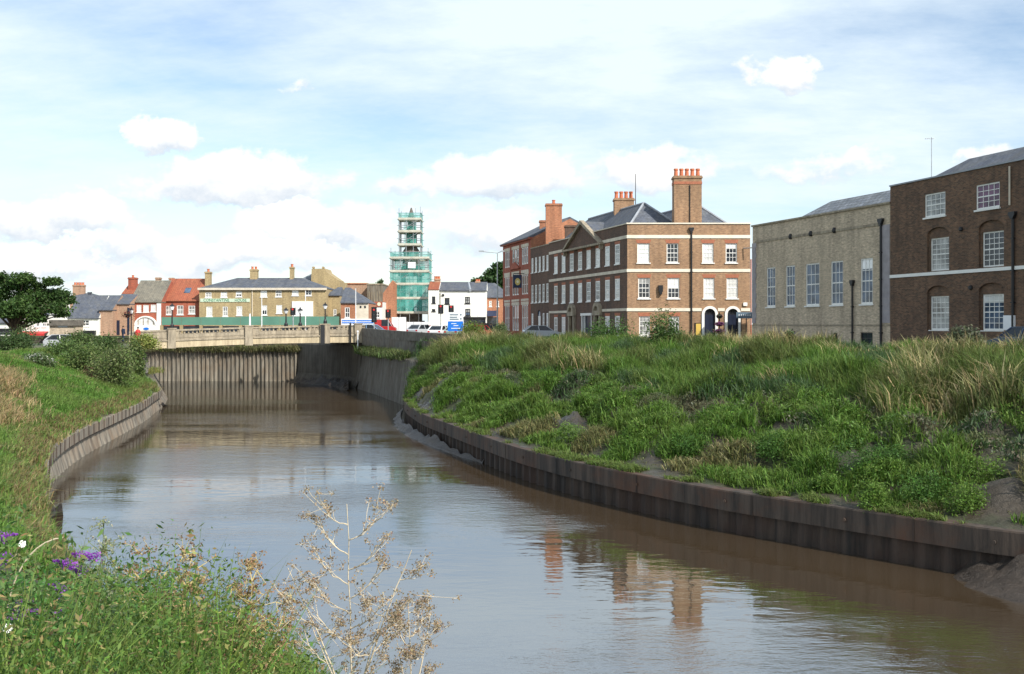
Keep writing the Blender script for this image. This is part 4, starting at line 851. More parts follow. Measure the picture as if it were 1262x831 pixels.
# mud under the right end of the bridge and at the foot of the walls
def mudpile(name,P,w,h,seed,z=WZ):
    V=[];fs=[];nu=50;nv=12; D=dens(P,nu)
    dr=np.gradient(D,axis=0); nrm=np.stack([-dr[:,1],dr[:,0]],1); nrm/=np.linalg.norm(nrm,axis=1)[:,None]
    for i in range(nu):
        for j in range(nv):
            t_=j/(nv-1); e=math.sin(math.pi*(i+.5)/nu)**.5; x=D[i,0]+nrm[i,0]*w*t_*e; y=D[i,1]+nrm[i,1]*w*t_*e
            V.append((x,y,z-.12+(h*(1-t_)**1.3*e)*(.5+float(fbm(x*1.3,y*1.3,seed)))+(float(fbm(x*2.2,y*2.2,seed+2))-.5)*.8*(1-t_*.8)))
    for i in range(nu-1):
        for j in range(nv-1): a=i*nv+j; fs.append((a,a+nv,a+nv+1,a+1))
    m=MB(); m.add(V,fs); o=m.build(name,'mud',smooth=True,kind='structure')
mudpile('mud_shoal',[(-18.6,120),(-20.0,129),(-29,138.2)],2.2,1.0,3)
mudpile('mud_shoal',[(30,23.5),(22,26.0),(17,28.6),(14.3,30.6),(13.4,31.9)],4.2,1.5,4)
mudpile('mud_shoal',[(-1.5,57),(-3.3,61.5),(-6.2,70.3),(-8.3,79),(-9.1,86),(-9.6,93)],1.0,.5,5)
mudpile('mud_shoal',[(-31.8,97.5),(-31.4,94),(-29.6,84),(-27,71)],-1.5,.9,6)
mudpile('mud_shoal',[(-17.8,42),(-15.6,35),(-13,30)],-1.2,.9,7)
# ================================================================== street furniture, vehicles, people
def lantern_post(x,y,z,h,label,scale=1.0,group=None,white=False):
    t=thing('street_lamp',(x,y,z),label,'street lamp',group); s=scale
    m=MB(); m.lathe((0,0,0),[(.16*s,0),(.16*s,.3),(.07*s,.5),(.05*s,h-.55),(.09*s,h-.5),(.05*s,h-.42)],8); m.build('post','iron_black' if not white else 'galv',t)
    m=MB(); m.lathe((0,0,h-.45),[(.1*s,0),(.2*s,.38),(.21*s,.4)],6); o=m.build('lamp_glass','lens_clear',t)
    m=MB(); m.lathe((0,0,h-.05),[(.26*s,0),(.2*s,.08),(.07*s,.2),(.05*s,.26),(.02*s,.38)],6); m.build('lamp_cap','iron_black',t)
    return t
def on_bridge(px,v): u=f_br.u(px); p=f_br.pt(u,v,0); return (p[0]+P0[0],p[1]+P0[1],zs(u))
f_br=fr2(P0,P1,rt)
for px,v,top,lb in ((212,.2,377,'black lantern on the left bridge pier in front of the red tiled roof'),(401,.2,376,'black lantern on the big bridge pier in front of the yellow building corner')):
    x,y,z=on_bridge(px,v); lantern_post(x,y,z+.24,(HY-top)/F*y-z-.24,lb,1.3)
for px,v,top,lb in ((352.5,12.1,382,'black lantern on the far parapet, left of the traffic light'),(370,12.1,382,'black lantern on the far parapet, right of the traffic light')):
    x,y,z=on_bridge(px,v); x=(px-CX)/F*y; lantern_post(x,y,z,(HY-top)/F*y-z,lb,1.5)
lantern_post(X(158,112)+.15,112.5,zg(-41,112),(HY-385)/F*112-zg(-41,112)+.3,'dark lantern post carrying a hanging flower basket at the left end of the bridge',1.1)
t=thing('hanging_basket',(X(157.5,111.8),111.8,(HY-386)/F*112),'hanging basket of dark red flowers below the lantern at the left end of the bridge','flower basket')
m=MB(); m.lathe((0,0,-.5),[(.1,0),(.4,.3),(.42,.4)],10); m.build('basket','iron_black',t)
def pole(px,Y,y0,y1,label,mat='galv',r=.06,z0=None):
    t=thing('pole',(X(px,Y),Y,G if z0 is None else z0),label,'pole'); h=(HY-y1)/F*Y-t.location.z; m=MB(); m.lathe((0,0,0),[(r*1.6,0),(r*1.5,.9),(r,1.0),(r*.7,h),(r*.9,h+.05)],8); m.build('shaft',mat,t); return t
pole(308,130,0,387,'short thick white post before the green hoarding, left of the thin poles','white_sheet',.13)
pole(322.6,131,0,366,'thin pale pole in front of the drainpipe bay of the yellow building','white_sheet'); pole(376.5,131,0,359,'tall thin pale pole in front of the white shopfront','white_sheet'); pole(438.4,132,0,356,'tall thin pale pole in front of the slate hipped corner shop','white_sheet')
def traffic_light(px,Y,ty,by,label,poleh=None,lit=True):
    t=thing('traffic_light',(X(px,Y),Y,G),label,'traffic light'); zt=(HY-ty)/F*Y-G; zb=(HY-by)/F*Y-G
    m=MB(); m.tube((0,.12,0),(0,.12,zb+.3),.07); m.build('post','galv',t)
    m=MB(); m.box(-.32,.32,.0,.05,zb-.05,zt+.05); m.build('backboard','iron_black',t)
    m=MB(); m.box(-.17,.17,-.16,0,zb,zt); o=m.build('signal_head','iron_black',t)
    for k,(mt) in enumerate(('lens_red','car_glass','car_glass')):
        z=zt-(k+.5)*(zt-zb)/3; q=MB(); q.prism([(.12*math.cos(R(a)),z+.12*math.sin(R(a))) for a in range(0,360,30)],-.19,-.16); q.build('lens',mt,o)
traffic_light(361,130,380,388,'dark traffic light seen against the white shopfront of the yellow building')
traffic_light(478.3,128,382,391.5,'red traffic light in front of the orange brick gable'); traffic_light(543.2,126,376,386.5,'left one of the two red traffic lights above the blue sign'); traffic_light(556,128,377,385,'right one of the two red traffic lights above the blue sign')
traffic_light(461,127,379,397,'slim dark signal on a thick black column left of the red van')
# tall double arm lamp
t=thing('street_lamp',(X(613,132),132,G),'tall grey street lamp with two long arms, left of the red Victorian front','street lamp'); h=(HY-312)/F*132-G
m=MB(); m.lathe((0,0,0),[(.16,0),(.15,1.2),(.1,1.3),(.06,h)],10); m.build('post','galv',t)
for s,l,n in ((-1,2.3,'left'),(1,.6,'right')):
    m=MB(); m.tube((0,0,h),(s*l*.8,0,h+.18),.045); m.build('arm','galv',t); m=MB(); m.box(min(s*l*.75,s*l*1.02),max(s*l*.75,s*l*1.02)+(.25 if s>0 else 0),-.14,.14,h+.16,h+.3); m.build('lamp_head','galv',t)
# blue sign
Y=112; t=thing('road_sign',(X(561.3,Y),Y,G),'large white and blue sign on two posts above the parked cars','sign')
zq=lambda p:(HY-p)/F*Y-G
for k in (-.6,.6): m=MB(); m.tube((k,.1,-0.3),(k,.1,zq(386)),.05); m.build('post','galv',t)
m=MB(); m.box(-.82,.82,0,.05,zq(408.3),zq(396.2)); m.build('blue_panel','blue_sign',t); m=MB(); m.box(-.82,.82,0,.05,zq(395.9),zq(385)); m.build('white_panel','white_sheet',t)
m=MB(); 
for z,a,b in ((zq(388),-.6,.3),(zq(391),-.6,.2),(zq(393.5),-.6,.35)): m.box(a,b,-.02,0,z-.06,z+.05)
for z in (zq(388),zq(393)): m.box(.5,.65,-.02,0,z-.08,z+.08)
m.build('lettering','sign_slate',t); m=MB()
for z,a,b in ((zq(399),-.45,.1),(zq(401.5),-.2,.3),(zq(404.8),-.45,.5)): m.box(a,b,-.02,0,z-.035,z+.035)
m.build('lettering','white_sheet',t)
def car(name,label,x,y,rot,col,z=None,van=False,L=4.2,group=None):
    t=thing(name,(x,y,(zg(x,y) if z is None else z)+.01),label,'van' if van else 'car',group); t.rotation_euler=(0,0,rot); h=1.95 if van else 1.46; W=.86
    if van: body=[(-L/2,.3),(L/2,.3),(L/2,.85),(L/2-.5,1.1),(-L/2,1.1)]; cab=[(-L/2,1.1),(L/2-.5,1.1),(L/2-1.05,h),(-L/2+.08,h)]
    else: body=[(-L/2,.3),(L/2-.05,.28),(L/2,.55),(L/2-.12,.72),(L/2-1.05,.92),(-L/2+.12,.96),(-L/2-.02,.8)]; cab=[(-L/2+.15,.94),(L/2-1.0,.91),(L/2-1.75,h-.04),(-L/2+1.6,h),(-L/2+.75,h-.06)]
    m=MB(); n=len(body); secs=[(-W,.93),(-W*.97,1.0),(W*.97,1.0),(W,.93)]
    cz=.62; vs=[]
    for yy,s in secs:
        for a,b in body: vs.append((a*(s if abs(s-1)<.001 else .985),yy,cz+(b-cz)*s))
    m.add(vs,[(k*n+i,k*n+(i+1)%n,(k+1)*n+(i+1)%n,(k+1)*n+i) for k in range(3) for i in range(n)]+[tuple(range(n-1,-1,-1)),tuple(range(3*n,4*n))]); 
    nc=len(cab); vs=[]; zt=h
    for sgn in (-1,1):
        for a,b in cab: vs.append((a,sgn*(W-.03-.17*(b-.93)/(zt-.93)),b))
    def ca(z): return W-.03-.17*(z-.93)/(zt-.93)
    # roof and pillars in body colour
    top=sorted(cab,key=lambda p:-p[1])[:(3 if not van else 2)]; xs=[p[0] for p in top]
    m.box(min(xs),max(xs),-ca(h)-.0,ca(h),h-.09,h+.02)
    def bar(a,b,r=.045):
        for sgn in (-1,1): m.tube((a[0],sgn*(ca(a[1])+.0),a[1]),(b[0],sgn*ca(b[1]),b[1]),r,n=5)
    bar(cab[1],cab[2]); bar(cab[0],cab[-1],.07); xm=(cab[1][0]+cab[0][0])/2; bar((xm,.94),(xm-.1,h-.05),.04)
    if van: m.box(-L/2+.02,L/2-1.9,-W+.04,W-.04,1.1,h-.02)
    m.build('body',col,t)
    m=MB(); m.add(vs,[tuple(range(nc-1,-1,-1)),tuple(range(nc,2*nc))]+[(i,(i+1)%nc,nc+(i+1)%nc,nc+i) for i in range(nc)]); m.build('windows','car_glass',t)
    for sx in (-1,1):
        for sy in (-1,1):
            m=MB(); cx_=sx*(L/2-.78); ring=[(.31*math.cos(R(a)),.31*math.sin(R(a))+.31) for a in range(0,360,24)]; m.prism([(cx_+a,b) for a,b in ring],min(sy*.68,sy*.88),max(sy*.68,sy*.88)); w=m.build('wheel','rubber',t)
            m=MB(); m.prism([(cx_+a*.6,.31+(b-.31)*.6) for a,b in ring],min(sy*.88,sy*.89),max(sy*.88,sy*.89)); m.build('rim','galv',w)
    for sy in (-1,1):
        m=MB(); m.box(L/2-.1,L/2-.0,sy*.62-.17,sy*.62+.17,.58,.72); m.build('headlight','lens_clear',t)
        m=MB(); m.box(-L/2-.02,-L/2+.06,sy*.66-.13,sy*.66+.13,.68,.86); m.build('tail_light','lens_red',t)
    return t
car('parked_car','dark blue car at the far right edge in front of the dark brick house',26.6,54.5,R(107),'car_navy')
car('parked_car','silver car between the narrow dark house and the grass on the bank top',X(668,115),115,R(8),'car_silver')
car('parked_car','silver and maroon car below the white cottage behind the left hedge',X(83,107),107,R(4),'car_silver',z=zg(-45,107)-.15)
g='cars queueing in the square'
for lb,px,Y,rt_,c,vn_,dz in (('light blue car just right of the bridge end',459,133,R(-20),'car_sky',0,.1),('red van behind the light blue car right of the bridge end',469,138,R(0),'car_red',1,.25),('white van with a blue band behind the right end of the bridge parapet',447,141,R(0),'car_white',1,.1),
  ('silver hatchback left of the red one under the scaffold hoarding',520,128,R(60),'car_silver',0,.1),('red hatchback between the silver one and the white one',533,132,R(75),'car_red',0,.0),('white estate car left of the blue sign legs',544,122,R(70),'car_white',0,0),
  ('pale green car right under the blue sign',566,118,R(65),'car_green',0,0),('maroon people carrier behind the front red car',592,136,R(80),'car_maroon',1,-.2),('bright red car nearest the bank, right of the blue sign',592,116,R(70),'car_red',0,0)):
    car('parked_car',lb,X(px,Y),Y,rt_,c,z=G+dz,van=bool(vn_),group=g)
t=thing('market_stall',(X(420.5,136),136,G),'white counter banner with blue stripes behind the bridge parapet at its right end','stall'); W_=X(461,136)-X(420.5,136); z_=lambda p:(HY-p)/F*136-G
m=MB(); m.box(0,W_,0,.1,z_(400.5),z_(393)); m.build('banner','white_sheet',t); m=MB(); m.box(.1,W_-.1,-.03,0,z_(396),z_(394.6)); m.box(.1,W_-.1,-.03,0,z_(398.6),z_(397.2)); m.build('stripe','blue_sign',t)
for k in (0,.98): m=MB(); m.tube((W_*k+.05,.1,0),(W_*k+.05,.1,z_(393)),.05); m.build('leg','galv',t)
def person(label,x,y,z,rot,top,legs,h=1.72,lean=0):
    s=h/1.72; J=[(0,0,.93),(0,0,1.15),(0,0,1.38),(0,0,1.50),(0,.01,1.60),(0,.01,1.70),(.17,0,1.40),(.22,.02,1.12),(.2,-.1,.88),(.19,-.13,.80),(-.17,0,1.40),(-.22,.03,1.12),(-.21,-.06,.88),(-.2,-.08,.80),(.09,0,.88),(.11,-.06,.48),(.11,.02,.07),(.11,-.13,.03),(-.09,0,.88),(-.1,.06,.48),(-.11,.14,.07),(-.11,0,.03)]
    E=[(0,1),(1,2),(2,3),(3,4),(4,5),(2,6),(6,7),(7,8),(8,9),(2,10),(10,11),(11,12),(12,13),(0,14),(14,15),(15,16),(16,17),(0,18),(18,19),(19,20),(20,21)]
    Rr=[.16,.15,.17,.06,.1,.085,.075,.05,.04,.045,.075,.05,.04,.045,.1,.07,.05,.045,.1,.07,.05,.045]
    me=bpy.data.meshes.new('person'); me.from_pydata([tuple(c*s for c in p) for p in J],E,[]); o=bpy.data.objects.new('tmp',me); COL.objects.link(o)
    md=o.modifiers.new('s','SKIN'); me.skin_vertices[0].data[0].use_root=True
    for i,r in enumerate(Rr): me.skin_vertices[0].data[i].radius=(r*s,r*s*.75 if i<3 else r*s)
    o.modifiers.new('u','SUBSURF').levels=2; bpy.context.view_layer.update()
    nm=bpy.data.meshes.new_from_object(o.evaluated_get(bpy.context.evaluated_depsgraph_get())); bpy.data.objects.remove(o)
    for m_ in (top,legs,'skin','rubber'): nm.materials.append(MATS[m_])
    for p in nm.polygons:
        c=p.center/s; p.use_smooth=True
        p.material_index=2 if c.z>1.5 or (abs(c.x)>.15 and c.z<.88 and c.z>.7) else (0 if c.z>.86 else (3 if c.z<.09 else 1))
    b=bpy.data.objects.new('person',nm); COL.objects.link(b); b.location=(x,y,z); b.rotation_euler=(0,0,rot); props(b,label,'person')
    m=MB(); m.lathe((0,.02*s,1.64*s),[(.105*s,0),(.11*s,.06*s),(.09*s,.12*s),(.03*s,.155*s)],10); m.build('hair','hair',b,smooth=True)
    return b
x,y,z=X(170,114),114,-1.95
person('person in a bright red jacket standing at the left end of the bridge',x,y,-2.05,R(200),'red_cloth','red_cloth')
person('person in dark clothes walking near the flower lantern left of the bridge',X(152,118),118,-1.95,R(160),'navy_cloth','navy_cloth')
person('person in black standing right of the maroon people carrier',X(605,131),131,G,R(180),'iron_black','navy_cloth')
person('person in white top standing by the white building shopfront',X(576,140),140,G+.1,R(170),'white_sheet','navy_cloth')
# tiered flower planter
Y=95.6; t=thing('flower_planter',(X(886.5,Y),Y,G),'tall tiered planter of pink flowers between the two arched doors','planter')
m=MB(); m.tube((0,0,0),(0,0,2.7),.06); m.build('stand','iron_black',t)
TIERS=[(.35,.75),(1.0,.6),(1.65,.45),(2.35,.32)]
for z,r in TIERS: m=MB(); m.lathe((0,0,z-.22),[(r*.45,0),(r*.8,.2),(r*.82,.26)],12); m.build('basket','iron_black',t)
PLANTER=t
# ================================================================== VEGETATION (numpy meshes)
def mesh_np(name,V,Q,T,C,mat='leaf',parent=None,**k):
    V=np.asarray(V,np.float32); nq=len(Q); nt_=len(T); me=bpy.data.meshes.new(name)
    me.vertices.add(len(V)); me.vertices.foreach_set('co',V.ravel())
    li=np.concatenate([np.asarray(Q,np.int32).ravel(),np.asarray(T,np.int32).ravel()]) if nt_ else np.asarray(Q,np.int32).ravel()
    me.loops.add(len(li)); me.loops.foreach_set('vertex_index',li); me.polygons.add(nq+nt_)
    me.polygons.foreach_set('loop_start',np.concatenate([np.arange(nq)*4,nq*4+np.arange(nt_)*3]).astype(np.int32))
    me.polygons.foreach_set('loop_total',np.concatenate([np.full(nq,4),np.full(nt_,3)]).astype(np.int32))
    a=me.attributes.new('col','FLOAT_COLOR','POINT'); a.data.foreach_set('color',np.c_[C,np.ones(len(C))].astype(np.float32).ravel())
    me.materials.append(MATS[mat]); me.update(calc_edges=True); me.validate()
    o=bpy.data.objects.new(name,me); COL.objects.link(o)
    if parent: o.parent=parent
    return props(o,**k)
def blades(P,H,W,lean,C,rng=RNG):
    n=len(P); th=rng.random(n)*2*np.pi; d=np.stack([np.cos(th),np.sin(th)],1); w=d*W[:,None]/2
    L=lean; H=H[:,None]
    b=P; mid=P.copy(); mid[:,:2]+=L*.35*H; mid[:,2:]+=H*.6; tip=P.copy(); tip[:,:2]+=L*H; tip[:,2:]+=H*np.clip(1-.35*np.linalg.norm(L,axis=1,keepdims=True),.3,1)
    V=np.empty((n,5,3)); V[:,0]=b; V[:,1]=b; V[:,0,:2]-=w; V[:,1,:2]+=w; V[:,2]=mid; V[:,3]=mid; V[:,2,:2]-=w*.8; V[:,3,:2]+=w*.8; V[:,4]=tip
    i=np.arange(n)[:,None]*5; Q=i+np.array([0,1,3,2]); T=i+np.array([2,3,4]); CC=np.repeat(C,5,0)
    return V.reshape(-1,3),Q,T,CC
def leaves(P,S,C,rng=RNG,up=.5,asp=.55):
    n=len(P); a=rng.normal(size=(n,3)); a/=np.linalg.norm(a,axis=1)[:,None]; nn=rng.normal(size=(n,3)); nn[:,2]+=up*2; 
    b=np.cross(nn,a); b/=np.linalg.norm(b,axis=1)[:,None]+1e-9; a=np.cross(b,nn); a/=np.linalg.norm(a,axis=1)[:,None]+1e-9
    S=np.asarray(S)[:,None] if np.ndim(S) else S; 
    V=np.stack([P-a*S,P-b*S*asp,P+a*S,P+b*S*asp],1).reshape(-1,3); Q=np.arange(n)[:,None]*4+np.arange(4); return V,Q,np.zeros((0,3),int),np.repeat(C,4,0)
def join(parts):
    Vs=[];Qs=[];Ts=[];Cs=[];n=0
    for V,Q,T,C in parts: Vs.append(V); Qs.append(Q+n); Ts.append(T+n); Cs.append(C); n+=len(V)
    return np.concatenate(Vs),np.concatenate(Qs),np.concatenate(Ts),np.concatenate(Cs)
def mixcol(a,b,t): return np.array(a)[None]*(1-t[:,None])+np.array(b)[None]*t[:,None]
def jit(C,s=.2,rng=RNG): return np.clip(C*(1+rng.normal(size=(len(C),1))*s)*(1+rng.normal(size=(len(C),3))*s*.3),.004,.9)
def onbank(Q,zf,n,s0,s1,t0,t1,rng=RNG,box=None):
    i=s0+(s1-s0)*rng.random(n); t=t0+(t1-t0)*rng.random(n); k=i.astype(int); k=np.clip(k,0,len(Q)-2); fr=(i-k)[:,None]; q=Q[k]*(1-fr)+Q[k+1]*fr
    x=q[:,0]*(1-t)+q[:,2]*t; y=q[:,1]*(1-t)+q[:,3]*t; wd=np.hypot(q[:,0]-q[:,2],q[:,1]-q[:,3]); sl=np.hypot(*(Q[k+1,:2]-Q[k,:2]).T)*(1-t)+np.hypot(*(Q[k+1,2:]-Q[k,2:]).T)*t
    w=wd*sl; keep=rng.random(n)<w/np.percentile(w,96); x,y,t=x[keep],y[keep],t[keep]
    px=CX+F*x/np.maximum(y,.1); vis=(px>-200)&(px<CX*2+380); x,y,t=x[vis],y[vis],t[vis]
    return x,y,zf(t,x,y),t
def tuft(x,y,z,H,C,nb,spread,w,leanamp,wind=(0,0),rng=RNG):
    n=len(x); r=lambda a:np.repeat(a,nb,0); X_=r(x)+rng.normal(size=n*nb)*spread; Y_=r(y)+rng.normal(size=n*nb)*spread; P=np.stack([X_,Y_,r(z)-.03],1)
    HH=r(H)*(.55+.6*rng.random(n*nb)); L=rng.normal(size=(n*nb,2))*leanamp+np.array(wind); return blades(P,HH,np.full(n*nb,w)*(.6+.8*rng.random(n*nb)),L,jit(r(C),.22),rng)
GREEN=(.105,.195,.032); BRIGHT=(.14,.225,.045); STRAW=(.40,.34,.17); SCRUB=(.13,.125,.07); OLIVE=(.13,.15,.05); DKG=(.055,.115,.026); BLUEG=(.10,.15,.075)
# ---- right bank
nR=len(RQ)-1
x,y,z,t=onbank(RQ,zright,110000,4,nR,.0,1.04)
zn=t+(fbm(x*.22,y*.22,8)-.5)*.35
pa=[]; hp,rid=cell(x,y,1.9,1); hp2,rid2=cell(x,y,2.7,4)
up=zn>.46; h=fbm(x*.5,y*.5,12); st=fbm(x*.35+5,y*.35,15)
crest=np.clip((t-.78)/.2,0,1)
k=up; pstraw=np.clip((st[k]-.58)*2.0+crest[k]*.20+(rid2[k]>.86)*.18,0,.5)*np.clip(rid2[k]*2,.3,1); isst=RNG.random(k.sum())<pstraw
C=mixcol(GREEN,OLIVE,np.clip((rid2[k]-.35)*1.6+(h[k]-.5),0,1)); C=np.where((rid2[k]<.22)[:,None],mixcol(DKG,BLUEG,RNG.random(k.sum())),C); C[isst]=STRAW
H=(.36+1.05*hp2[k]*(.4+rid2[k]*.75)+.25*h[k]); H=H*np.where(isst,1.2,1)*np.clip(1.2-.35*crest[k],.7,1.3)
pa.append(tuft(x[k],y[k],z[k],H,C,5,.14,.045,.38,(-.12,.05)))
k=(~up)&(zn>.30)&(hp>.12); C=mixcol(SCRUB,GREEN,np.clip((rid[k]-.3)*2,0,1)); C=np.where((rid[k]<.2)[:,None],mixcol(DKG,BLUEG,RNG.random(k.sum())),C)
pa.append(tuft(x[k],y[k],z[k],.2+.62*hp[k]*(.4+rid[k]),C,5,.16,.045,.7,(-.1,0)))
k=(zn<=.30)&(t>.05); cl=hp*(rid>.22)*(1.15-.5*np.clip((.14-t)/.1,0,1)); kk=k&(cl>.26)
C=mixcol(BRIGHT,GREEN,np.clip((rid[kk]-.3)*1.7,0,1)); C=np.where((rid[kk]>.9)[:,None],mixcol(OLIVE,STRAW,.5*RNG.random(kk.sum())),C)
pa.append(tuft(x[kk],y[kk],z[kk],.16+.5*cl[kk],C,9,.13,.04,.6,(-.1,-.1)))
kk=k&(cl<=.26)&(RNG.random(len(x))<.10); C=mixcol(SCRUB,OLIVE,RNG.random(kk.sum())); pa.append(tuft(x[kk],y[kk],z[kk],np.full(kk.sum(),.16),C,4,.12,.04,.8))
s_=RNG.random(9000)*(len(RQ)-2); ii=s_.astype(int); fr_=(s_-ii)[:,None]; q_=RQ[ii]*(1-fr_)+RQ[ii+1]*fr_; tt_=.004+.035*RNG.random(9000); fx=q_[:,0]*(1-tt_)+q_[:,2]*tt_; fy=q_[:,1]*(1-tt_)+q_[:,3]*tt_; kf=(fbm(fx*.7,fy*.7,87)>.53)
fx,fy=fx[kf],fy[kf]; pa.append(tuft(fx,fy,np.full(len(fx),-6.02),.16+.3*fbm(fx*1.5,fy*1.5,88),mixcol(BRIGHT,OLIVE,RNG.random(len(fx))),6,.08,.035,.5,(-.45,-.2)))
mesh_np('bank_grass',*join(pa),label='tall tangled grass and straw over the right river bank',kind='stuff',cat='grass')
x,y,z,t=onbank(RQ,zright,175000,4,nR,.09,.97); zn=t+(fbm(x*.22,y*.22,8)-.5)*.35; hp,rid=cell(x,y,1.9,1); k=(((zn>.28)&(zn<.56))|((rid>.55)&(rid<.8)&(t<.5)))&(hp>.2); x,y,z,hp,rid=x[k],y[k],z[k],hp[k],rid[k]
hh=hp*(.25+.4*rid); P=np.stack([x,y,z+hh*(.3+.7*RNG.random(len(x))**.5)],1); n3=3; P=np.repeat(P,n3,0)+RNG.normal(size=(len(P)*n3,3))*np.array([.12,.12,.05]); rr=np.repeat(rid,n3)
C=mixcol((.19,.175,.125),(.07,.12,.035),np.clip(rr*1.4,0,1)); C=np.where((rr>.55)[:,None],mixcol(GREEN,BRIGHT,RNG.random(len(P))),C)
mesh_np('bank_weeds',*leaves(P,.035+.05*RNG.random(len(P)),jit(C,.28),up=.3,asp=.45),label='grey green brambly weeds across the middle of the right bank',kind='stuff',cat='weeds')
# ---- leafy mounds as things
def blob(cx,cy,cz,rx,ry,rz,n,size,c1,c2,rng,lobes=7,core=.55,spread=.55):
    L=[]; per=max(1,n//lobes)
    for i in range(lobes):
        th=rng.random()*6.283; rr=spread*math.sqrt(rng.random()); lz=rng.random()*.9; s=.36+.30*rng.random()
        c=np.array([rr*math.cos(th),rr*math.sin(th),lz*(1-rr*.6)]); d=rng.normal(size=(per,3)); d/=np.linalg.norm(d,axis=1)[:,None]; rad=(core+(1-core)*rng.random(per)**.5)*s*(1+.25*rng.normal(size=per))
        p=c+d*rad[:,None]; p=p*np.array([rx,ry,rz])+np.array([cx,cy,cz]); f_=rng.random(); C=mixcol(c1,c2,np.clip(f_*.6+.4*rng.random(per),0,1)); L.append((p,C))
    P=np.concatenate([a for a,_ in L]); C=np.concatenate([b for _,b in L]); k=P[:,2]>cz-.15*rz; return P[k],C[k]
def shrub(name,label,x,y,z,rx,ry,rz,n,size,c1,c2,seed,cat='shrub',flowers=None,group=None,lobes=8,stem=True,up=.4,asp=.55):
    rng=np.random.default_rng(seed); t=thing(name,(x,y,z),label,cat,group)
    P,C=blob(0,0,rz*.1,rx,ry,rz,n,size,c1,c2,rng,lobes); mesh_np('foliage',*leaves(P,size*(.6+.7*rng.random(len(P))),jit(C,.22,rng),rng,up,asp),parent=t)
    if stem:
        m=MB()
        for k in range(6): a=rng.random()*6.28; r=rng.random()*.6; m.tube((0.05*math.cos(a),.05*math.sin(a),-.1),(rx*r*math.cos(a),ry*r*math.sin(a),rz*.75),.035*max(rx,.5),.012,5)
        m.build('stem','bark',t)
    if flowers:
        fc,fn,fs=flowers; d=rng.normal(size=(fn,3)); d[:,2]=abs(d[:,2])+.2; d/=np.linalg.norm(d,axis=1)[:,None]; p=d*np.array([rx*.8,ry*.8,rz*1.0])
        p=np.repeat(p,6,0)+rng.normal(size=(fn*6,3))*fs; mesh_np('flower',*leaves(p,np.full(len(p),fs*.7),jit(np.tile(fc,(len(p),1)),.15,rng),rng,1.0,.8),mat='petal',parent=t)
    return t
def bank_pt(Q,zf,px,py,Y0=20,Y1=110):
    best=None
    for i in range(0,len(Q)-1):
        for t in np.linspace(0,1,41):
            x=Q[i,0]*(1-t)+Q[i,2]*t; y=Q[i,1]*(1-t)+Q[i,3]*t
            if y<Y0 or y>Y1: continue
            if abs(CX+F*x/y-px)>8: continue
            z=float(zf(np.array([t]),np.array([x]),np.array([y]))[0]); e=abs(CX+F*x/y-px)+abs(HY-F*z/y-py)
            if best is None or e<best[0]: best=(e,x,y,z)
    return best[1:]
gr='bright green mounds on the mud of the right bank'
for i,(px,py,wpx,hpx,lb) in enumerate([(1023,604,26,22,'small rounded bright green mound on the mud, left of the two large ones'),(1060,584,40,32,'wide bright green mound above the cap of the dark wall, behind the small rounded one'),(1078,630,24,30,'bright green mound spilling over the edge of the dark wall'),(1140,622,34,34,'yellowish green grassy mound near the right end of the dark wall'),(1190,630,30,30,'dark green mound nearest the right edge above the dark wall'),(950,560,38,28,'dark green leafy mound in the middle of the right bank mud'),(905,590,18,14,'small pale tuft on the mud left of the green mounds'),(845,560,30,20,'low green cushion on the mud above the middle of the dark wall'),(705,545,26,16,'low green cushion at the wall edge where the wall curves away'),(1110,570,40,26,'broad green hummock behind the spilling mound'),(1215,600,38,34,'green hummock at the right edge of the photo')]):
    x,y,z=bank_pt(RQ,zright,px,py); s=y/F; rx=wpx*s; c=[(BRIGHT,GREEN),((.09,.19,.035),DKG)][i%2]
    shrub('green_mound',lb,x,y,z-.1,rx*1.0,rx*.9,hpx*s*1.15,int(2600*(1 if wpx>22 else .5)),.055,*c,seed=200+i,cat='plant',group=gr,stem=False,lobes=9,up=.7,asp=.35)
# shrubs standing on the bank crest, against the houses
for i,(px,py,w,h,lb,c1,c2,fl) in enumerate([(752,424,30,32,'green bush on the bank top in front of the pedimented street front',(.06,.12,.03),(.10,.18,.05),None),(818,424,27,36,'bush with white flower heads on the bank top in front of the brown end wall',(.05,.10,.03),(.11,.18,.05),((.7,.7,.62),14,.07)),(578,432,24,22,'yellow green bush where the concrete parapet meets the bank',(.17,.22,.04),(.12,.17,.04),None),(617,418,14,20,'thin feathery bush at the foot of the double armed street lamp',(.10,.15,.06),(.14,.19,.08),None),(1190,420,22,18,'thistly bush with pale seed heads before the dark house',(.09,.12,.07),(.16,.16,.11),((.5,.42,.5),16,.05)),(975,424,8,16,'slim dark weed standing on the bank top before the grey hall',(.05,.09,.03),(.08,.12,.04),None)]):
    Y={0:84,1:76,2:96,3:103,4:50.5,5:64}[i]; x=X(px,Y); z=(HY-py)/F*Y; z=max(z,-1.75); s=Y/F
    shrub('bush',lb,x,Y,z-.15,w*s,w*s*.8,h*s*1.0,3600,.085,c1,c2,300+i,flowers=fl)
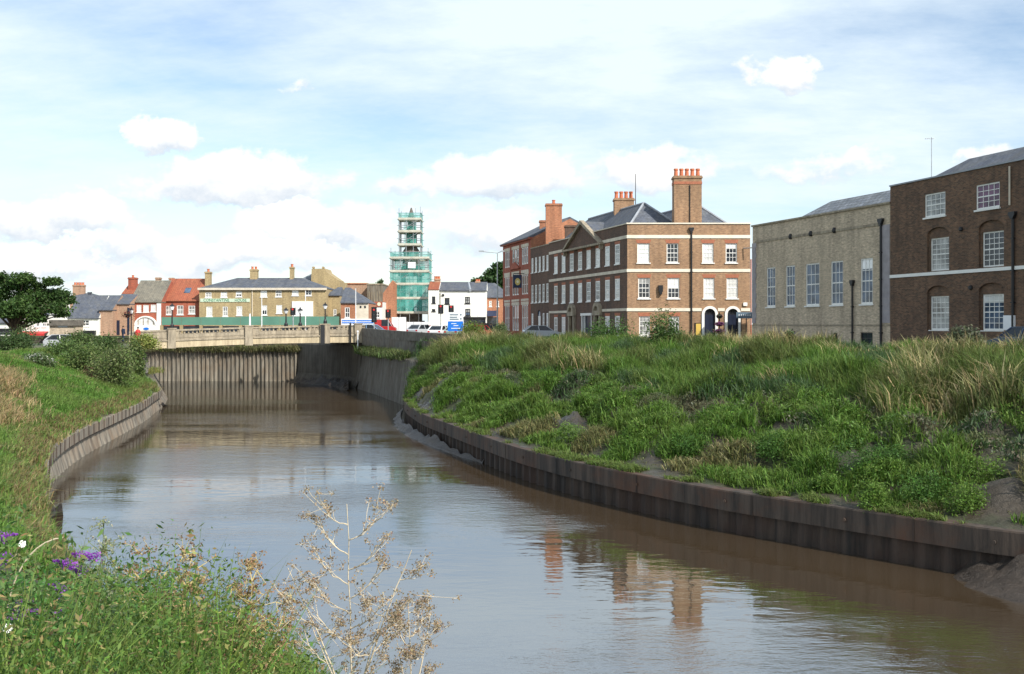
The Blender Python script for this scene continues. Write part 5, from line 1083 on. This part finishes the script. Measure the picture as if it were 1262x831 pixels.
# ---- left bank
nL=len(LQ)-1
s0=int(nL*.30)
x,y,z,t=onbank(LQ,zleft,150000,s0,nL,.0,1.05); k=y>22; x,y,z,t=x[k],y[k],z[k],t[k]
h=fbm(x*.35,y*.35,90); h3=fbm(x*.9,y*.9,91); pa=[]
edge=np.clip(1-t/.12,0,1); C=mixcol((.13,.25,.045),(.17,.25,.06),np.clip((h-.4)*4,0,1)); C=np.where(((h3>.60)&(RNG.random(len(x))<.45))[:,None],mixcol(STRAW,OLIVE,RNG.random(len(x))),C)
C=np.where((edge>.15)[:,None]&(RNG.random(len(x))<.55)[:,None],np.array([.25,.2,.09]),C)
H=.28+.5*h; bare=(t<.05)&(h3<.5); k=~bare
pa.append(tuft(x[k],y[k],z[k],H[k],C[k],5,.13,.04,.5,(.15,-.1)))
mesh_np('bank_grass',*join(pa),label='bright green grass down the left river bank',kind='stuff',cat='grass')
# straw coloured reeds
rng=np.random.default_rng(5); n=5200; Yr=rng.uniform(44,74,n); pxr=rng.normal(-8,22,n)-(Yr-44)*.15; xr=(pxr-CX)/F*Yr
T_=[]; 
def tz(x,y,Q,zf):
    # invert bank parameter for scattered points by nearest row
    c=(Q[:,None,:2]*(1-np.linspace(0,1,30)[None,:,None])+Q[:,None,2:]*np.linspace(0,1,30)[None,:,None]).reshape(-1,2); tt=np.tile(np.linspace(0,1,30),len(Q)); out=np.empty(len(x))
    for a in range(0,len(x),400):
        d=(x[a:a+400,None]-c[None,:,0])**2+(y[a:a+400,None]-c[None,:,1])**2; out[a:a+400]=tt[d.argmin(1)]
    return zf(out,x,y),out
zr,tr_=tz(xr,Yr,LQ[::3],zleft); pyr=HY-F*zr/Yr; k=(pyr>462)&(pyr<530)&(fbm(xr*.4,Yr*.4,95)+.004*(30-pxr)>.42)
m_=k.sum(); C=mixcol((.50,.38,.2),(.36,.26,.13),rng.random(m_)); mesh_np('dry_reeds',*tuft(xr[k],Yr[k],zr[k],rng.uniform(.5,1.15,m_),np.where((rng.random(m_)<.25)[:,None],np.array([.16,.19,.06]),C),9,.22,.04,.38,(.3,0),rng),label='patch of tall straw coloured dead reeds on the left bank',kind='stuff',cat='reeds')
hs=[(14,428,26,22,92,'dark green bush below the big tree at the far left',(.045,.08,.03),(.08,.13,.04),None),(45,455,26,30,80,'bush dotted with small white flowers on the left bank',(.08,.13,.04),(.12,.17,.07),((.62,.62,.56),46,.07)),(78,438,26,24,88,'mid green bush below the silver and maroon car',(.09,.15,.04),(.12,.18,.06),None),(110,446,28,28,84,'dull olive bush in the middle of the left hedge',(.14,.18,.06),(.09,.15,.04),None),(134,428,18,20,96,'small dark bush standing up before the brick cottage',(.04,.08,.025),(.08,.13,.035),None),(140,448,30,30,82,'brownish green bush above the end of the left wall',(.12,.17,.05),(.16,.18,.08),None),(163,445,17,26,93,'green bush leaning on the concrete wing wall',(.08,.13,.04),(.13,.17,.05),None),(178,424,18,16,107,'yellow flowering bush at the left end of the bridge',(.30,.32,.09),(.15,.2,.05),((.75,.68,.25),30,.1)),(30,412,22,12,104,'low hedge under the red awning at left',(.06,.1,.03),(.1,.14,.05),None),(100,416,30,10,104,'low hedge in front of the white cottage',(.07,.12,.035),(.11,.15,.05),None)]
for i,(px,py,w,h,Y,lb,c1,c2,fl) in enumerate(hs):
    x=X(px,Y); zb=(HY-(py+h*.45))/F*Y; s=Y/F
    zt=float(tz(np.array([x]),np.array([float(Y)]),LQ[::3],zleft)[0][0]); top=(HY-(py-h*.75))/F*Y; z=max(min(zt,top-.5),-6)
    shrub('bush',lb,x,Y,z-.1,w*s*1.05,w*s*.9,(top-z)*.85,4600,.10,c1,c2,400+i,flowers=fl)
t=shrub('bush','small reddish brown dead bush among the left hedge',X(118,83),82,-4.6,1.1,1,1.3,1500,.06,(.22,.13,.08),(.16,.12,.07),433,lobes=6)
# drooping grass on ledges by the piling
def ledge_grass(P,n,z,H,seed,lb,c1,c2,zv=.3):
    rng=np.random.default_rng(seed); P=np.array(P,float); d=np.r_[0,np.cumsum(np.linalg.norm(np.diff(P,axis=0),axis=1))]; s=rng.random(n)*d[-1]; xx=np.interp(s,d,P[:,0])+rng.normal(size=n)*.35; yy=np.interp(s,d,P[:,1])+rng.normal(size=n)*.35
    mm=fbm(s*.35,s*0,seed); mesh_np('ledge_grass',*tuft(xx,yy,np.full(n,z)+rng.normal(size=n)*.12,H*(.5+1.0*mm),mixcol(c1,c2,rng.random(n)),6,.18,.06,.7,(0,-.3),rng),label=lb,kind='stuff',cat='grass')
ledge_grass([(-62,139.6),(-28,139.3)],1600,-3.45,.85,21,'mossy grass along the top of the sheet piles under the bridge',(.14,.16,.05),(.25,.22,.12))
ledge_grass([(-10.2,100),(-14.4,112.5),(-17.6,122)],900,-3.2,.8,22,'grass fringe on top of the dark sheet piles right of the bridge',(.09,.15,.04),(.16,.17,.07))
ledge_grass([(-33.9,99),(-36.0,106)],60,-4.6,.5,23,'yellowish weeds on the step of the concrete wing wall',(.22,.22,.06),(.16,.18,.05))
# ---- trees
def tree(name,label,x,y,z,h,lobes,n,size,c1,c2,seed,trunk=.3,forks=4):
    rng=np.random.default_rng(seed); t=thing(name,(x,y,z),label,'tree'); Ps=[];Cs=[]; m=MB()
    m.tube((0,0,-.2),(.1,0,h*.22),trunk,trunk*.75,10); base=(.1,0,h*.2)
    for (lx,ly,lz,r) in lobes:
        mid=(lx*.45,ly*.45,h*.2+(lz-h*.2)*.5); m.tube(base,mid,trunk*.5,trunk*.28,7); m.tube(mid,(lx,ly,lz),trunk*.28,.04,6)
        for k in range(forks): a=rng.random()*6.28; m.tube((lx,ly,lz),(lx+r*.8*math.cos(a),ly+r*.8*math.sin(a),lz+r*rng.uniform(-.3,.6)),.05,.015,5)
        nl=int(n*r*r/sum(q[3]**2 for q in lobes)); P,C=blob(lx,ly,lz-r*.25,r,r,r*.72,nl,size,c1,c2,rng,9,core=.7,spread=.7); 
        Ps.append(P); Cs.append(C)
    m.build('trunk','bark',t); P=np.concatenate(Ps); C=np.concatenate(Cs); mesh_np('crown',*leaves(P,size*(.6+.8*rng.random(len(P))),jit(C,.2,rng),rng,.5,.6),parent=t)
Y=118; s=Y/F; X0=X(17,Y)
def lp(px,py,r,dy=0): return (X(px,Y)-X0,dy,(HY-py)/F*Y-zg(-50,Y),r*s)
tree('broadleaf_tree','large dark green spreading tree at the far left edge',X0,Y,zg(-50,Y),8,[lp(-20,372,30),lp(12,350,20,1),lp(34,345,16,-1),lp(40,376,26,-1),lp(66,366,22,1),lp(72,380,18,-1.5),lp(62,348,13),lp(14,383,26,-2),lp(-12,348,16,1),lp(48,392,16,-1),lp(84,372,9,0),lp(28,362,18,.5),lp(52,362,16,.5),lp(-5,362,20,.3),lp(30,378,20,0),lp(80,388,10,-1),lp(4,340,9,0),lp(46,352,9,0)],30000,.15,(.03,.07,.02),(.08,.14,.035),77,.38)
Y=186; s=Y/F; X0=X(612,Y)
def lp(px,py,r,dy=0): return (X(px,Y)-X0,dy,(HY-py)/F*Y-G,r*s)
tree('background_tree','dark green tree between the slate roofs and the red Victorian building',X0,Y,G,10,[lp(612,338,15),lp(604,345,13,-1),lp(622,348,16),lp(610,357,14,-1),lp(616,328,10),lp(627,335,12)],7000,.26,(.025,.06,.018),(.05,.10,.03),78,.3)
Y=186; X0=X(586,Y); tree('background_tree','small pale green tree top above the white building roof',X0,Y,G,6,[lp(586,346,7),lp(583,350,6)] if 0 else [(0,0,(HY-347)/F*Y-G,1.0),(.8,0,(HY-350)/F*Y-G,.9)],1200,.2,(.10,.15,.05),(.06,.10,.03),79,.15)
t=shrub('rooftop_weed','small green plant growing on top of the grey concrete block',X(467,186),186.5,(HY-351)/F*186,.8,.6,.9,500,.14,(.05,.1,.04),(.08,.14,.05),80,cat='plant')
# planter flowers
rng=np.random.default_rng(9)
for z,r in TIERS:
    n=420; d=rng.normal(size=(n,3)); d/=np.linalg.norm(d,axis=1)[:,None]; P=d*np.array([r,r,.2])*(.5+.5*rng.random((n,1)))+np.array([0,0,z]); c=mixcol((.62,.10,.36),(.75,.35,.6),rng.random(n)); c=np.where((rng.random(n)<(.25 if z<2 else .85))[:,None],np.array([.05,.1,.03]),c)
    mesh_np('flower',*leaves(P,np.full(n,.06),c,rng,.6,.8),mat='petal',parent=PLANTER)
P=rng.normal(size=(260,3))*np.array([.3,.3,.2])+np.array([0,0,-.12]); bk=[o for o in COL.objects if o.name.startswith('hanging_basket')][0]
mesh_np('flower',*leaves(P,np.full(260,.07),mixcol((.22,.02,.04),(.08,.1,.03),rng.random(260)),rng,.5,.7),mat='petal',parent=bk)
# ================================================================== FOREGROUND
fg=np.random.default_rng(41)
def nearz(x,y):
    x=np.atleast_1d(np.asarray(x,float)); y=np.atleast_1d(np.asarray(y,float)); return tz(x,y,LQ[::2],zleft)[0]
# nettle / grass ground cover close to the camera (stuff)
n=26000; yy=fg.uniform(3.2,24,n); pxx=fg.uniform(-60,400,n); xx=(pxx-CX)/F*yy; zz_=nearz(xx,yy)
lim=np.interp(pxx,[-60,60,130,170,250,340,400],[725,728,728,704,728,782,838])     # how high the cover may reach against the river
hgt=np.clip((HY-lim)/F*yy-zz_,.0,1.5)*np.clip(.15+1.35*fbm(xx*1.5,yy*1.5,7),.3,1.12)*(.85+.3*fg.random(n)); k=(hgt>.14)&(yy<14); xx,yy,zz_,hgt=xx[k],yy[k],zz_[k],hgt[k]
pa=[]
C=mixcol((.10,.18,.035),(.17,.24,.05),fbm(xx*1.3,yy*1.3,3)); pa.append(tuft(xx,yy,zz_,hgt,C,2,.07,.012,.25,rng=fg))
P=np.stack([xx,yy,zz_],1); P=np.repeat(P,16,0); hr=np.repeat(hgt,16); P[:,2]+=hr*(.35+.65*fg.random(len(P))**.6); P[:,:2]+=fg.normal(size=(len(P),2))*.08
f1=fbm(P[:,0]*1.1+3,P[:,1]*1.1,13); C=mixcol((.055,.15,.03),(.17,.23,.05),np.clip((f1-.3)*2.2,0,1)); C=np.where(((fg.random(len(P))<.5)&(fbm(P[:,0]*3,P[:,1]*3,19)>.60))[:,None],np.array([.26,.22,.09]),C)
pa.append(leaves(P,(.006+.018*fg.random(len(P))**2)*(.6+P[:,1]*.09),jit(C,.28,fg),fg,.45,.36))
mesh_np('undergrowth',*join(pa),label='dense leafy nettles and grass filling the near bank corner',kind='stuff',cat='undergrowth')
# low cover on the rest of the near slope
x,y,z,t=onbank(LQ,zleft,60000,int(nL*.12),int(nL*.42),.0,1.0,fg); k=(y<26)&(y>2.5)&(CX+F*x/y>250); x,y,z=x[k],y[k],z[k]
mesh_np('slope_grass',*tuft(x,y,z,np.full(len(x),.16),mixcol(GREEN,OLIVE,fg.random(len(x))),4,.1,.02,.5,rng=fg),label='short grass on the near slope below the camera',kind='stuff',cat='grass')
# butterfly bush: arching stems, leaves and purple flower cones
bx,by=X(60,6.3),6.3; bz=float(nearz(bx,by)[0]); t=thing('butterfly_bush',(bx,by,bz),'butterfly bush with purple flower spikes at lower left corner','shrub')
m=MB(); LP_=[];LC=[]; cones=[(8,662,6.2,.12),(6,688,6.0,.11),(78,694,6.3,.12),(105,685,6.5,.16),(95,702,6.6,.09),(66,723,5.9,.14),(28,744,5.7,.12),(34,756,5.6,.14),(62,758,5.8,.09)]
for i in range(34):
    if i<len(cones): px,py,Y_,_l=cones[i]; e=Vector(((px-CX)/F*Y_-bx,Y_-by,(HY-py)/F*Y_-bz))
    else:
        px=fg.uniform(-40,150); py=fg.uniform(690,800)-abs(px-60)*-.1; Y_=fg.uniform(5.3,7.2); e=Vector(((px-CX)/F*Y_-bx,Y_-by,max(.5,(HY-py)/F*Y_-bz)))
    b0=Vector((e.x*.25+fg.normal()*.08,e.y*.25+fg.normal()*.08,-.1)); c=b0.lerp(e,.55)+Vector((-e.x*.12,-e.y*.12,.22)); prev=b0; N=9
    for k in range(1,N+1):
        q=k/N; p=b0*(1-q)**2+c*2*q*(1-q)+e*q*q; m.tube(prev,p,.009*(1-q*.7),.009*(1-(q+.1)*.7),5); prev=p
        if q>.3:
            for _ in range(18): LP_.append(tuple(p+Vector(fg.normal(size=3)*.08))); LC.append(q)
m.build('stem','green_stem',t); P=np.array(LP_); lc=np.array(LC)
C=mixcol((.05,.14,.035),(.14,.22,.07),np.clip(lc*.6+.5*fg.random(len(P)),0,1)); mesh_np('foliage',*leaves(P,.022+.022*fg.random(len(P)),jit(C,.18,fg),fg,.8,.3),parent=t)
for px,py,Y_,ln in cones:
    e=np.array([(px-CX)/F*Y_-bx,Y_-by,(HY-py)/F*Y_-bz]); dr=np.array([.85*(1 if px<60 else -.9),fg.normal()*.3,.22]); dr/=np.linalg.norm(dr); q=fg.random(190); P=e+dr*(q[:,None]-.5)*ln+fg.normal(size=(190,3))*(.017*(1.15-q[:,None]))
    mesh_np('flower',*leaves(P,np.full(190,.0085),mixcol((.20,.04,.34),(.36,.12,.52),fg.random(190)),fg,.2,.8),mat='petal',parent=t)
for i,(px,py,Y_,sz) in enumerate(((28,671,6.0,.022),(10,775,5.3,.026))):
    t=thing('bindweed_flower',((px-CX)/F*Y_,Y_,(HY-py)/F*Y_),('upper' if i==0 else 'lower')+' white trumpet flower among the leaves at lower left','flower'); m=MB(); m.lathe((0,0,-.04),[(.006,0),(.01,.025),(sz*.5,.04),(sz,.05),(sz*.9,.052)],10); m.build('petal','white_paint',t); t.rotation_euler=(R(62),R(25),0); m=MB(); m.tube((0,0,-.04),(-.02,-.05,-.09),.003,n=5); m.tube((-.02,-.05,-.09),(.1,-.3,-.12),.003,n=5); m.build('stem','green_stem',t)
# tall seeded weeds
def weed(name,label,px,py0,py1,Y_,wpx,seed,c1,c2,stemm='straw_stem',dens_=1.0,lf=True,cat='plant',group=None):
    rng=np.random.default_rng(seed); x0=X(px,Y_); zb=float(nearz(x0,Y_)[0]); t=thing(name,(x0,Y_,zb),label,cat,group); top=(HY-py0)/F*Y_-zb; m=MB(); W=wpx/F*Y_; HP=[];HC=[];LFP=[]
    lean=rng.normal()*.06; prev=Vector((0,0,-.05)); pts=[]
    for k in range(1,11): q=k/10; p=Vector((lean*top*q*q+rng.normal()*.006,rng.normal()*.006,top*q)); m.tube(prev,p,.008*(1.1-q*.8),.008*(1.1-(q+.1)*.8),5); pts.append(p); prev=p
    for k in range(int(22*dens_)):
        q=rng.uniform(.42,1); i=min(9,int(q*10)); p=pts[i]; a=rng.random()*6.28; l=W*(1.15-q)*rng.uniform(.5,1)*1.3+.04; e=p+Vector((l*math.cos(a),l*math.sin(a),l*rng.uniform(.5,1.1))); m.tube(p,e,.0035,.002,4)
        for _ in range(4):
            e2=e+Vector(rng.normal(size=3)*.035); m.tube(e,e2,.002,.0015,3)
            HP+= [np.array(e2)+rng.normal(size=3)*.010 for _ in range(7)]
    for k in range(int(210*dens_)): q=rng.uniform(.05,.85); p=pts[min(9,int(q*10))]; LFP.append(np.array(p)+rng.normal(size=3)*np.array([.10,.10,.03])*(1.2-q))
    m.build('stem',stemm,t); HP=np.array(HP); mesh_np('seed_head',*leaves(HP,.006+.005*rng.random(len(HP)),jit(mixcol(c1,c2,rng.random(len(HP))),.2,rng),rng,0,.8),parent=t)
    if lf: P=np.array(LFP); mesh_np('foliage',*leaves(P,.014+.016*rng.random(len(P)),jit(mixcol((.10,.17,.04),(.27,.24,.08),rng.random(len(P))),.2,rng),rng,.5,.35),parent=t)
gw='tall seeding weeds on the near bank'
for i,(px,p0,Y_,w,lb) in enumerate([(115,650,7.5,26,'pale lacy seeding weed standing behind the purple flowers'),(150,662,7.8,26,'grey green feathery weed, next right of the pale lacy one'),(172,684,7.2,20,'brown seeded weed, third from the left'),(226,690,6.6,22,'tall brown seeded weed on a straw coloured stem'),(248,700,6.9,16,'thin brown weed just right of the straw stemmed one'),(280,704,6.5,20,'rusty brown seeded weed near the middle'),(306,716,6.4,22,'rightmost brown seeded weed before the pale dead plant'),(205,712,7.0,18,'short greenish weed between the brown ones'),(322,745,6.6,18,'low twiggy weed left of the pale dead plant')]):
    pale=i in (0,1); weed('seeding_weed',lb,px,p0,831,Y_,w,500+i,(.42,.40,.30) if pale else (.26,.15,.08),(.22,.26,.12) if pale else (.40,.27,.15),'green_stem' if pale else 'straw_stem',1.3,group=gw)
# dead umbellifer, branching
def umbel(name,label,px,ytop,Y_,wpx,seed,n1,stems):
    rng=np.random.default_rng(seed); x0=X(px,Y_); zb=float(nearz(x0,Y_)[0]); t=thing(name,(x0,Y_,zb),label,'plant'); top=(HY-ytop)/F*Y_-zb; m=MB(); S=wpx/F*Y_; HP=[]; s0_=(HY-831)/F*Y_-zb
    def curve(a,b,sag,r0,r1,N=7):
        pr=a; ps=[a]
        for k in range(1,N+1):
            q=k/N; p=a.lerp(b,q)+sag*(4*q*(1-q))+Vector(rng.normal(size=3)*.0025); m.tube(pr,p,r0+(r1-r0)*(k-1)/N,r0+(r1-r0)*k/N,5); pr=p; ps.append(p)
        return ps
    def head(p,r,n=9):
        for _ in range(n):
            d=Vector(rng.normal(size=3)); d.normalize(); d.z=d.z*.6+.25; e=p+d*r*rng.uniform(.6,1.1); m.tube(p,e,.0010,.0008,3)
            for _k in range(4): HP.append(np.array(e)+rng.normal(size=3)*.009)
    def branchy(axis,r0,span,n,s_lo,tope):
        N_=len(axis)-1
        for i in range(n):
            q=(i+.5)/n; f_=s_lo+(1-s_lo)*q*.92; k=min(N_-1,int(f_*N_)); p=axis[k].lerp(axis[k+1],f_*N_-k); a=rng.uniform(-.9,.9)+(math.pi if i%2 else 0); l=span*(1.05-.6*q)*rng.uniform(.7,1.0)
            e=Vector((p.x+l*math.cos(a),p.y+l*.8*math.sin(a),min(tope*1.0,p.z+l*rng.uniform(.7,1.3)))); bs=curve(p,e,Vector((.015*math.cos(a),0,-.02)),r0*.5,.0016,8); head(e,.03,7)
            for j in range(6):
                b=bs[min(8,2+j)]; a2=a+rng.uniform(-1.4,1.4); l2=span*.38*rng.uniform(.5,1.1); e2=b+Vector((l2*math.cos(a2),l2*math.sin(a2),l2*rng.uniform(.3,1.2))); curve(b,e2,Vector((0,0,-.006)),.0019,.0012,4); head(e2,.024,6)
                if rng.random()<.5: e3=e2+Vector(rng.normal(size=3)*.05); curve(e2,e3,Vector((0,0,0)),.0013,.001,2); head(e3,.022,5)
    axis=curve(Vector((0,0,-.05)),Vector((-.02,0,top)),Vector((.015,0,0)),.0065,.002,12); lo_=(s0_+.02)/top
    branchy(axis,.0068,S*.8,n1,lo_+.02,top)
    for (dx_,fz) in stems:
        e=Vector((dx_*S,rng.normal()*.05,s0_+(top-s0_)*fz)); ax=curve(Vector((0,0,s0_*.8)),e,Vector((-dx_*S*.10,0,-.03)),.006,.0018,10); branchy(ax,.0055,S*.5,max(3,n1//3),.35,e.z*1.03)
    m.build('stem','dead_stem',t); HP=np.array(HP); mesh_np('seed_head',*leaves(HP,.0034+.003*rng.random(len(HP)),jit(mixcol((.42,.29,.15),(.22,.17,.12),rng.random(len(HP))),.2,rng),rng,0,.8),parent=t)
umbel('dead_umbellifer','tall bleached dead plant with branching seed heads, standing before the river',433,622,5.0,95,61,10,[(-.85,.62),(.78,.72),(-.55,.30),(.45,.4)])
umbel('dead_umbellifer','smaller bleached dead plant leaning right beside the tall one',508,742,5.2,40,62,5,[(.5,.75),(-.4,.5)])
t=thing('dry_stalk',(X(4,6),6,-1.3),'long pale arched dry stalk above the purple flowers','plant'); m=MB(); pr=Vector((0,0,-.6))
for k in range(1,13): q=k/12; p=Vector((.34*q*q,.0,-.6+.65*math.sin(q*1.5)+.04)); m.tube(pr,p,.005,.004,5); pr=p
m.build('stalk','dead_stem',t)
# ================================================================== SKY, SUN, CAMERA
AZ=R(42); EL=R(38)     # sun over the photographer's right shoulder: azimuth measured from straight behind towards +x
sd=Vector((math.sin(AZ)*math.cos(EL),-math.cos(AZ)*math.cos(EL),math.sin(EL)))
sun=bpy.data.lights.new('sun','SUN'); sun.energy=5.0; sun.angle=R(.55); sun.color=(1,.95,.87); so=bpy.data.objects.new('sun',sun); COL.objects.link(so); so.rotation_euler=sd.to_track_quat('Z','Y').to_euler(); so.location=(0,0,60)
w=bpy.data.worlds.new('World'); SC.world=w; w.use_nodes=True; nt=w.node_tree; bg=nt.nodes['Background']; out=nt.nodes['World Output']
sky=nd(nt,'ShaderNodeTexSky'); sky.sky_type='NISHITA'; sky.sun_disc=False; sky.sun_elevation=EL; sky.sun_rotation=math.atan2(sd.x,sd.y); sky.air_density=1.0; sky.dust_density=.6; sky.ozone_density=1.5
nt.links.new(sky.outputs[0],bg.inputs[0]); bg.inputs[1].default_value=.15
def mth(op,*a,clamp=False):
    n=nd(nt,'ShaderNodeMath',operation=op); n.use_clamp=clamp
    for i,v in enumerate(a):
        if hasattr(v,'links'): nt.links.new(v,n.inputs[i])
        else: n.inputs[i].default_value=v
    return n.outputs[0]
tc=nd(nt,'ShaderNodeTexCoord').outputs['Generated']; sx=nd(nt,'ShaderNodeSeparateXYZ'); nt.links.new(tc,sx.inputs[0]); x_,y_,z_=sx.outputs
ay=mth('MAXIMUM',mth('ABSOLUTE',y_),.08); a_=mth('DIVIDE',x_,ay); e_=mth('DIVIDE',z_,ay)
# high thin veil
zc=mth('ADD',mth('MAXIMUM',z_,0),.22); cb=nd(nt,'ShaderNodeCombineXYZ'); nt.links.new(mth('DIVIDE',x_,zc),cb.inputs[0]); nt.links.new(mth('DIVIDE',y_,zc),cb.inputs[1])
v1=noise(nt,mapping(nt,cb.outputs[0],(.9,1.5,1),loc=(2.3,.4,0),rot=(0,0,R(20))),1.0,8,.62)
veil=nd(nt,'ShaderNodeMapRange'); veil.clamp=True; nt.links.new(v1,veil.inputs[0]); veil.inputs[1].default_value=.36; veil.inputs[2].default_value=.60; veil.inputs[3].default_value=.12; veil.inputs[4].default_value=.95
cb2=nd(nt,'ShaderNodeCombineXYZ'); nt.links.new(a_,cb2.inputs[0]); nt.links.new(e_,cb2.inputs[1])
n1=noise(nt,mapping(nt,cb2.outputs[0],(11,19,1)),1.0,8,.6); n2=noise(nt,mapping(nt,cb2.outputs[0],(30,42,1),loc=(5,2,0)),1.0,5,.6)
puffs=[(20,330,120,26,.8),(300,320,150,30,.8),(480,300,60,30,.6),(520,235,60,24,.5),(205,172,52,26,1.0),(285,232,120,44,1.05),(60,275,95,44,1.0),(160,310,90,34,.8),(400,285,110,42,.8),(625,222,105,44,1.0),(965,98,40,27,.75),(800,215,90,34,.72),(590,285,90,40,.75),(1215,190,40,18,.6),(355,108,30,12,.4),(1010,210,120,25,.5)]
wn=nd(nt,'ShaderNodeTexNoise'); wn.inputs['Scale'].default_value=1; wn.inputs['Detail'].default_value=5; wn.inputs['Roughness'].default_value=.6; nt.links.new(mapping(nt,cb2.outputs[0],(22,26,1),loc=(8,3,1)),wn.inputs['Vector']); ws=nd(nt,'ShaderNodeSeparateColor'); nt.links.new(wn.outputs['Color'],ws.inputs[0])
aw=mth('ADD',a_,mth('MULTIPLY',mth('SUBTRACT',ws.outputs[0],.5),.09)); ew=mth('ADD',e_,mth('MULTIPLY',mth('SUBTRACT',ws.outputs[1],.5),.06))
dens_=None; top_=None
for (px,py,rx,ry,s) in puffs:
    ca,ce,ra,re=(px-CX)/F,(HY-py)/F,rx/F*1.25,ry/F*1.15
    u=mth('DIVIDE',mth('SUBTRACT',aw,ca),ra); v=mth('DIVIDE',mth('SUBTRACT',ew,ce),re)
    vb=mth('MULTIPLY',v,mth('ADD',1.0,mth('MULTIPLY',mth('LESS_THAN',v,0.0),.7)))
    d=mth('ADD',mth('MULTIPLY',u,u),mth('MULTIPLY',vb,vb)); b_=mth('MULTIPLY',mth('SUBTRACT',1.0,d,clamp=True),s)
    dens_=b_ if dens_ is None else mth('MAXIMUM',dens_,b_); tp=mth('MULTIPLY',b_,mth('MULTIPLY_ADD',v,.55,.5,clamp=True)); top_=tp if top_ is None else mth('MAXIMUM',top_,tp)
dn=mth('ADD',dens_,mth('MULTIPLY',mth('SUBTRACT',n1,.5),1.5)); dn=mth('ADD',dn,mth('MULTIPLY',mth('SUBTRACT',n2,.5),.45))
pm=nd(nt,'ShaderNodeMapRange'); pm.interpolation_type='SMOOTHSTEP'; nt.links.new(dn,pm.inputs[0]); pm.inputs[1].default_value=.12; pm.inputs[2].default_value=.66; pm.clamp=True
gate=mth('MULTIPLY',pm.outputs[0],mth('GREATER_THAN',dens_,0.001))
sh=nd(nt,'ShaderNodeMapRange'); nt.links.new(mth('ADD',mth('MULTIPLY',mth('ADD',n2,n1),.55),mth('DIVIDE',top_,mth('MAXIMUM',dens_,.01))),sh.inputs[0]); sh.inputs[1].default_value=.78; sh.inputs[2].default_value=1.18; sh.clamp=True
pc=mixc(nt,sh.outputs[0],(.60,.68,.77),(1.0,.99,.97)); 

vb_=nd(nt,'ShaderNodeBackground'); vb_.inputs[0].default_value=(.79,.895,.965,1); vb_.inputs[1].default_value=1.0
pb_=nd(nt,'ShaderNodeBackground'); nt.links.new(pc,pb_.inputs[0]); pb_.inputs[1].default_value=1.0
mx1=nd(nt,'ShaderNodeMixShader'); nt.links.new(veil.outputs[0],mx1.inputs[0]); nt.links.new(bg.outputs[0],mx1.inputs[1]); nt.links.new(vb_.outputs[0],mx1.inputs[2])
mx2=nd(nt,'ShaderNodeMixShader'); nt.links.new(gate,mx2.inputs[0]); nt.links.new(mx1.outputs[0],mx2.inputs[1]); nt.links.new(pb_.outputs[0],mx2.inputs[2])
nt.links.new(mx2.outputs[0],out.inputs['Surface'])
cd=bpy.data.cameras.new('camera'); cd.sensor_width=36; cd.lens=F/1262*36; cd.shift_y=-(415.5-HY)/1262; cd.clip_start=.1; cd.clip_end=9000
co=bpy.data.objects.new('camera',cd); COL.objects.link(co); co.location=(0,0,0); co.rotation_euler=(R(90),0,0); SC.camera=co
SC.render.engine='CYCLES'; SC.view_settings.view_transform='Standard'; SC.view_settings.look='None'; SC.view_settings.exposure=.22; SC.view_settings.gamma=1
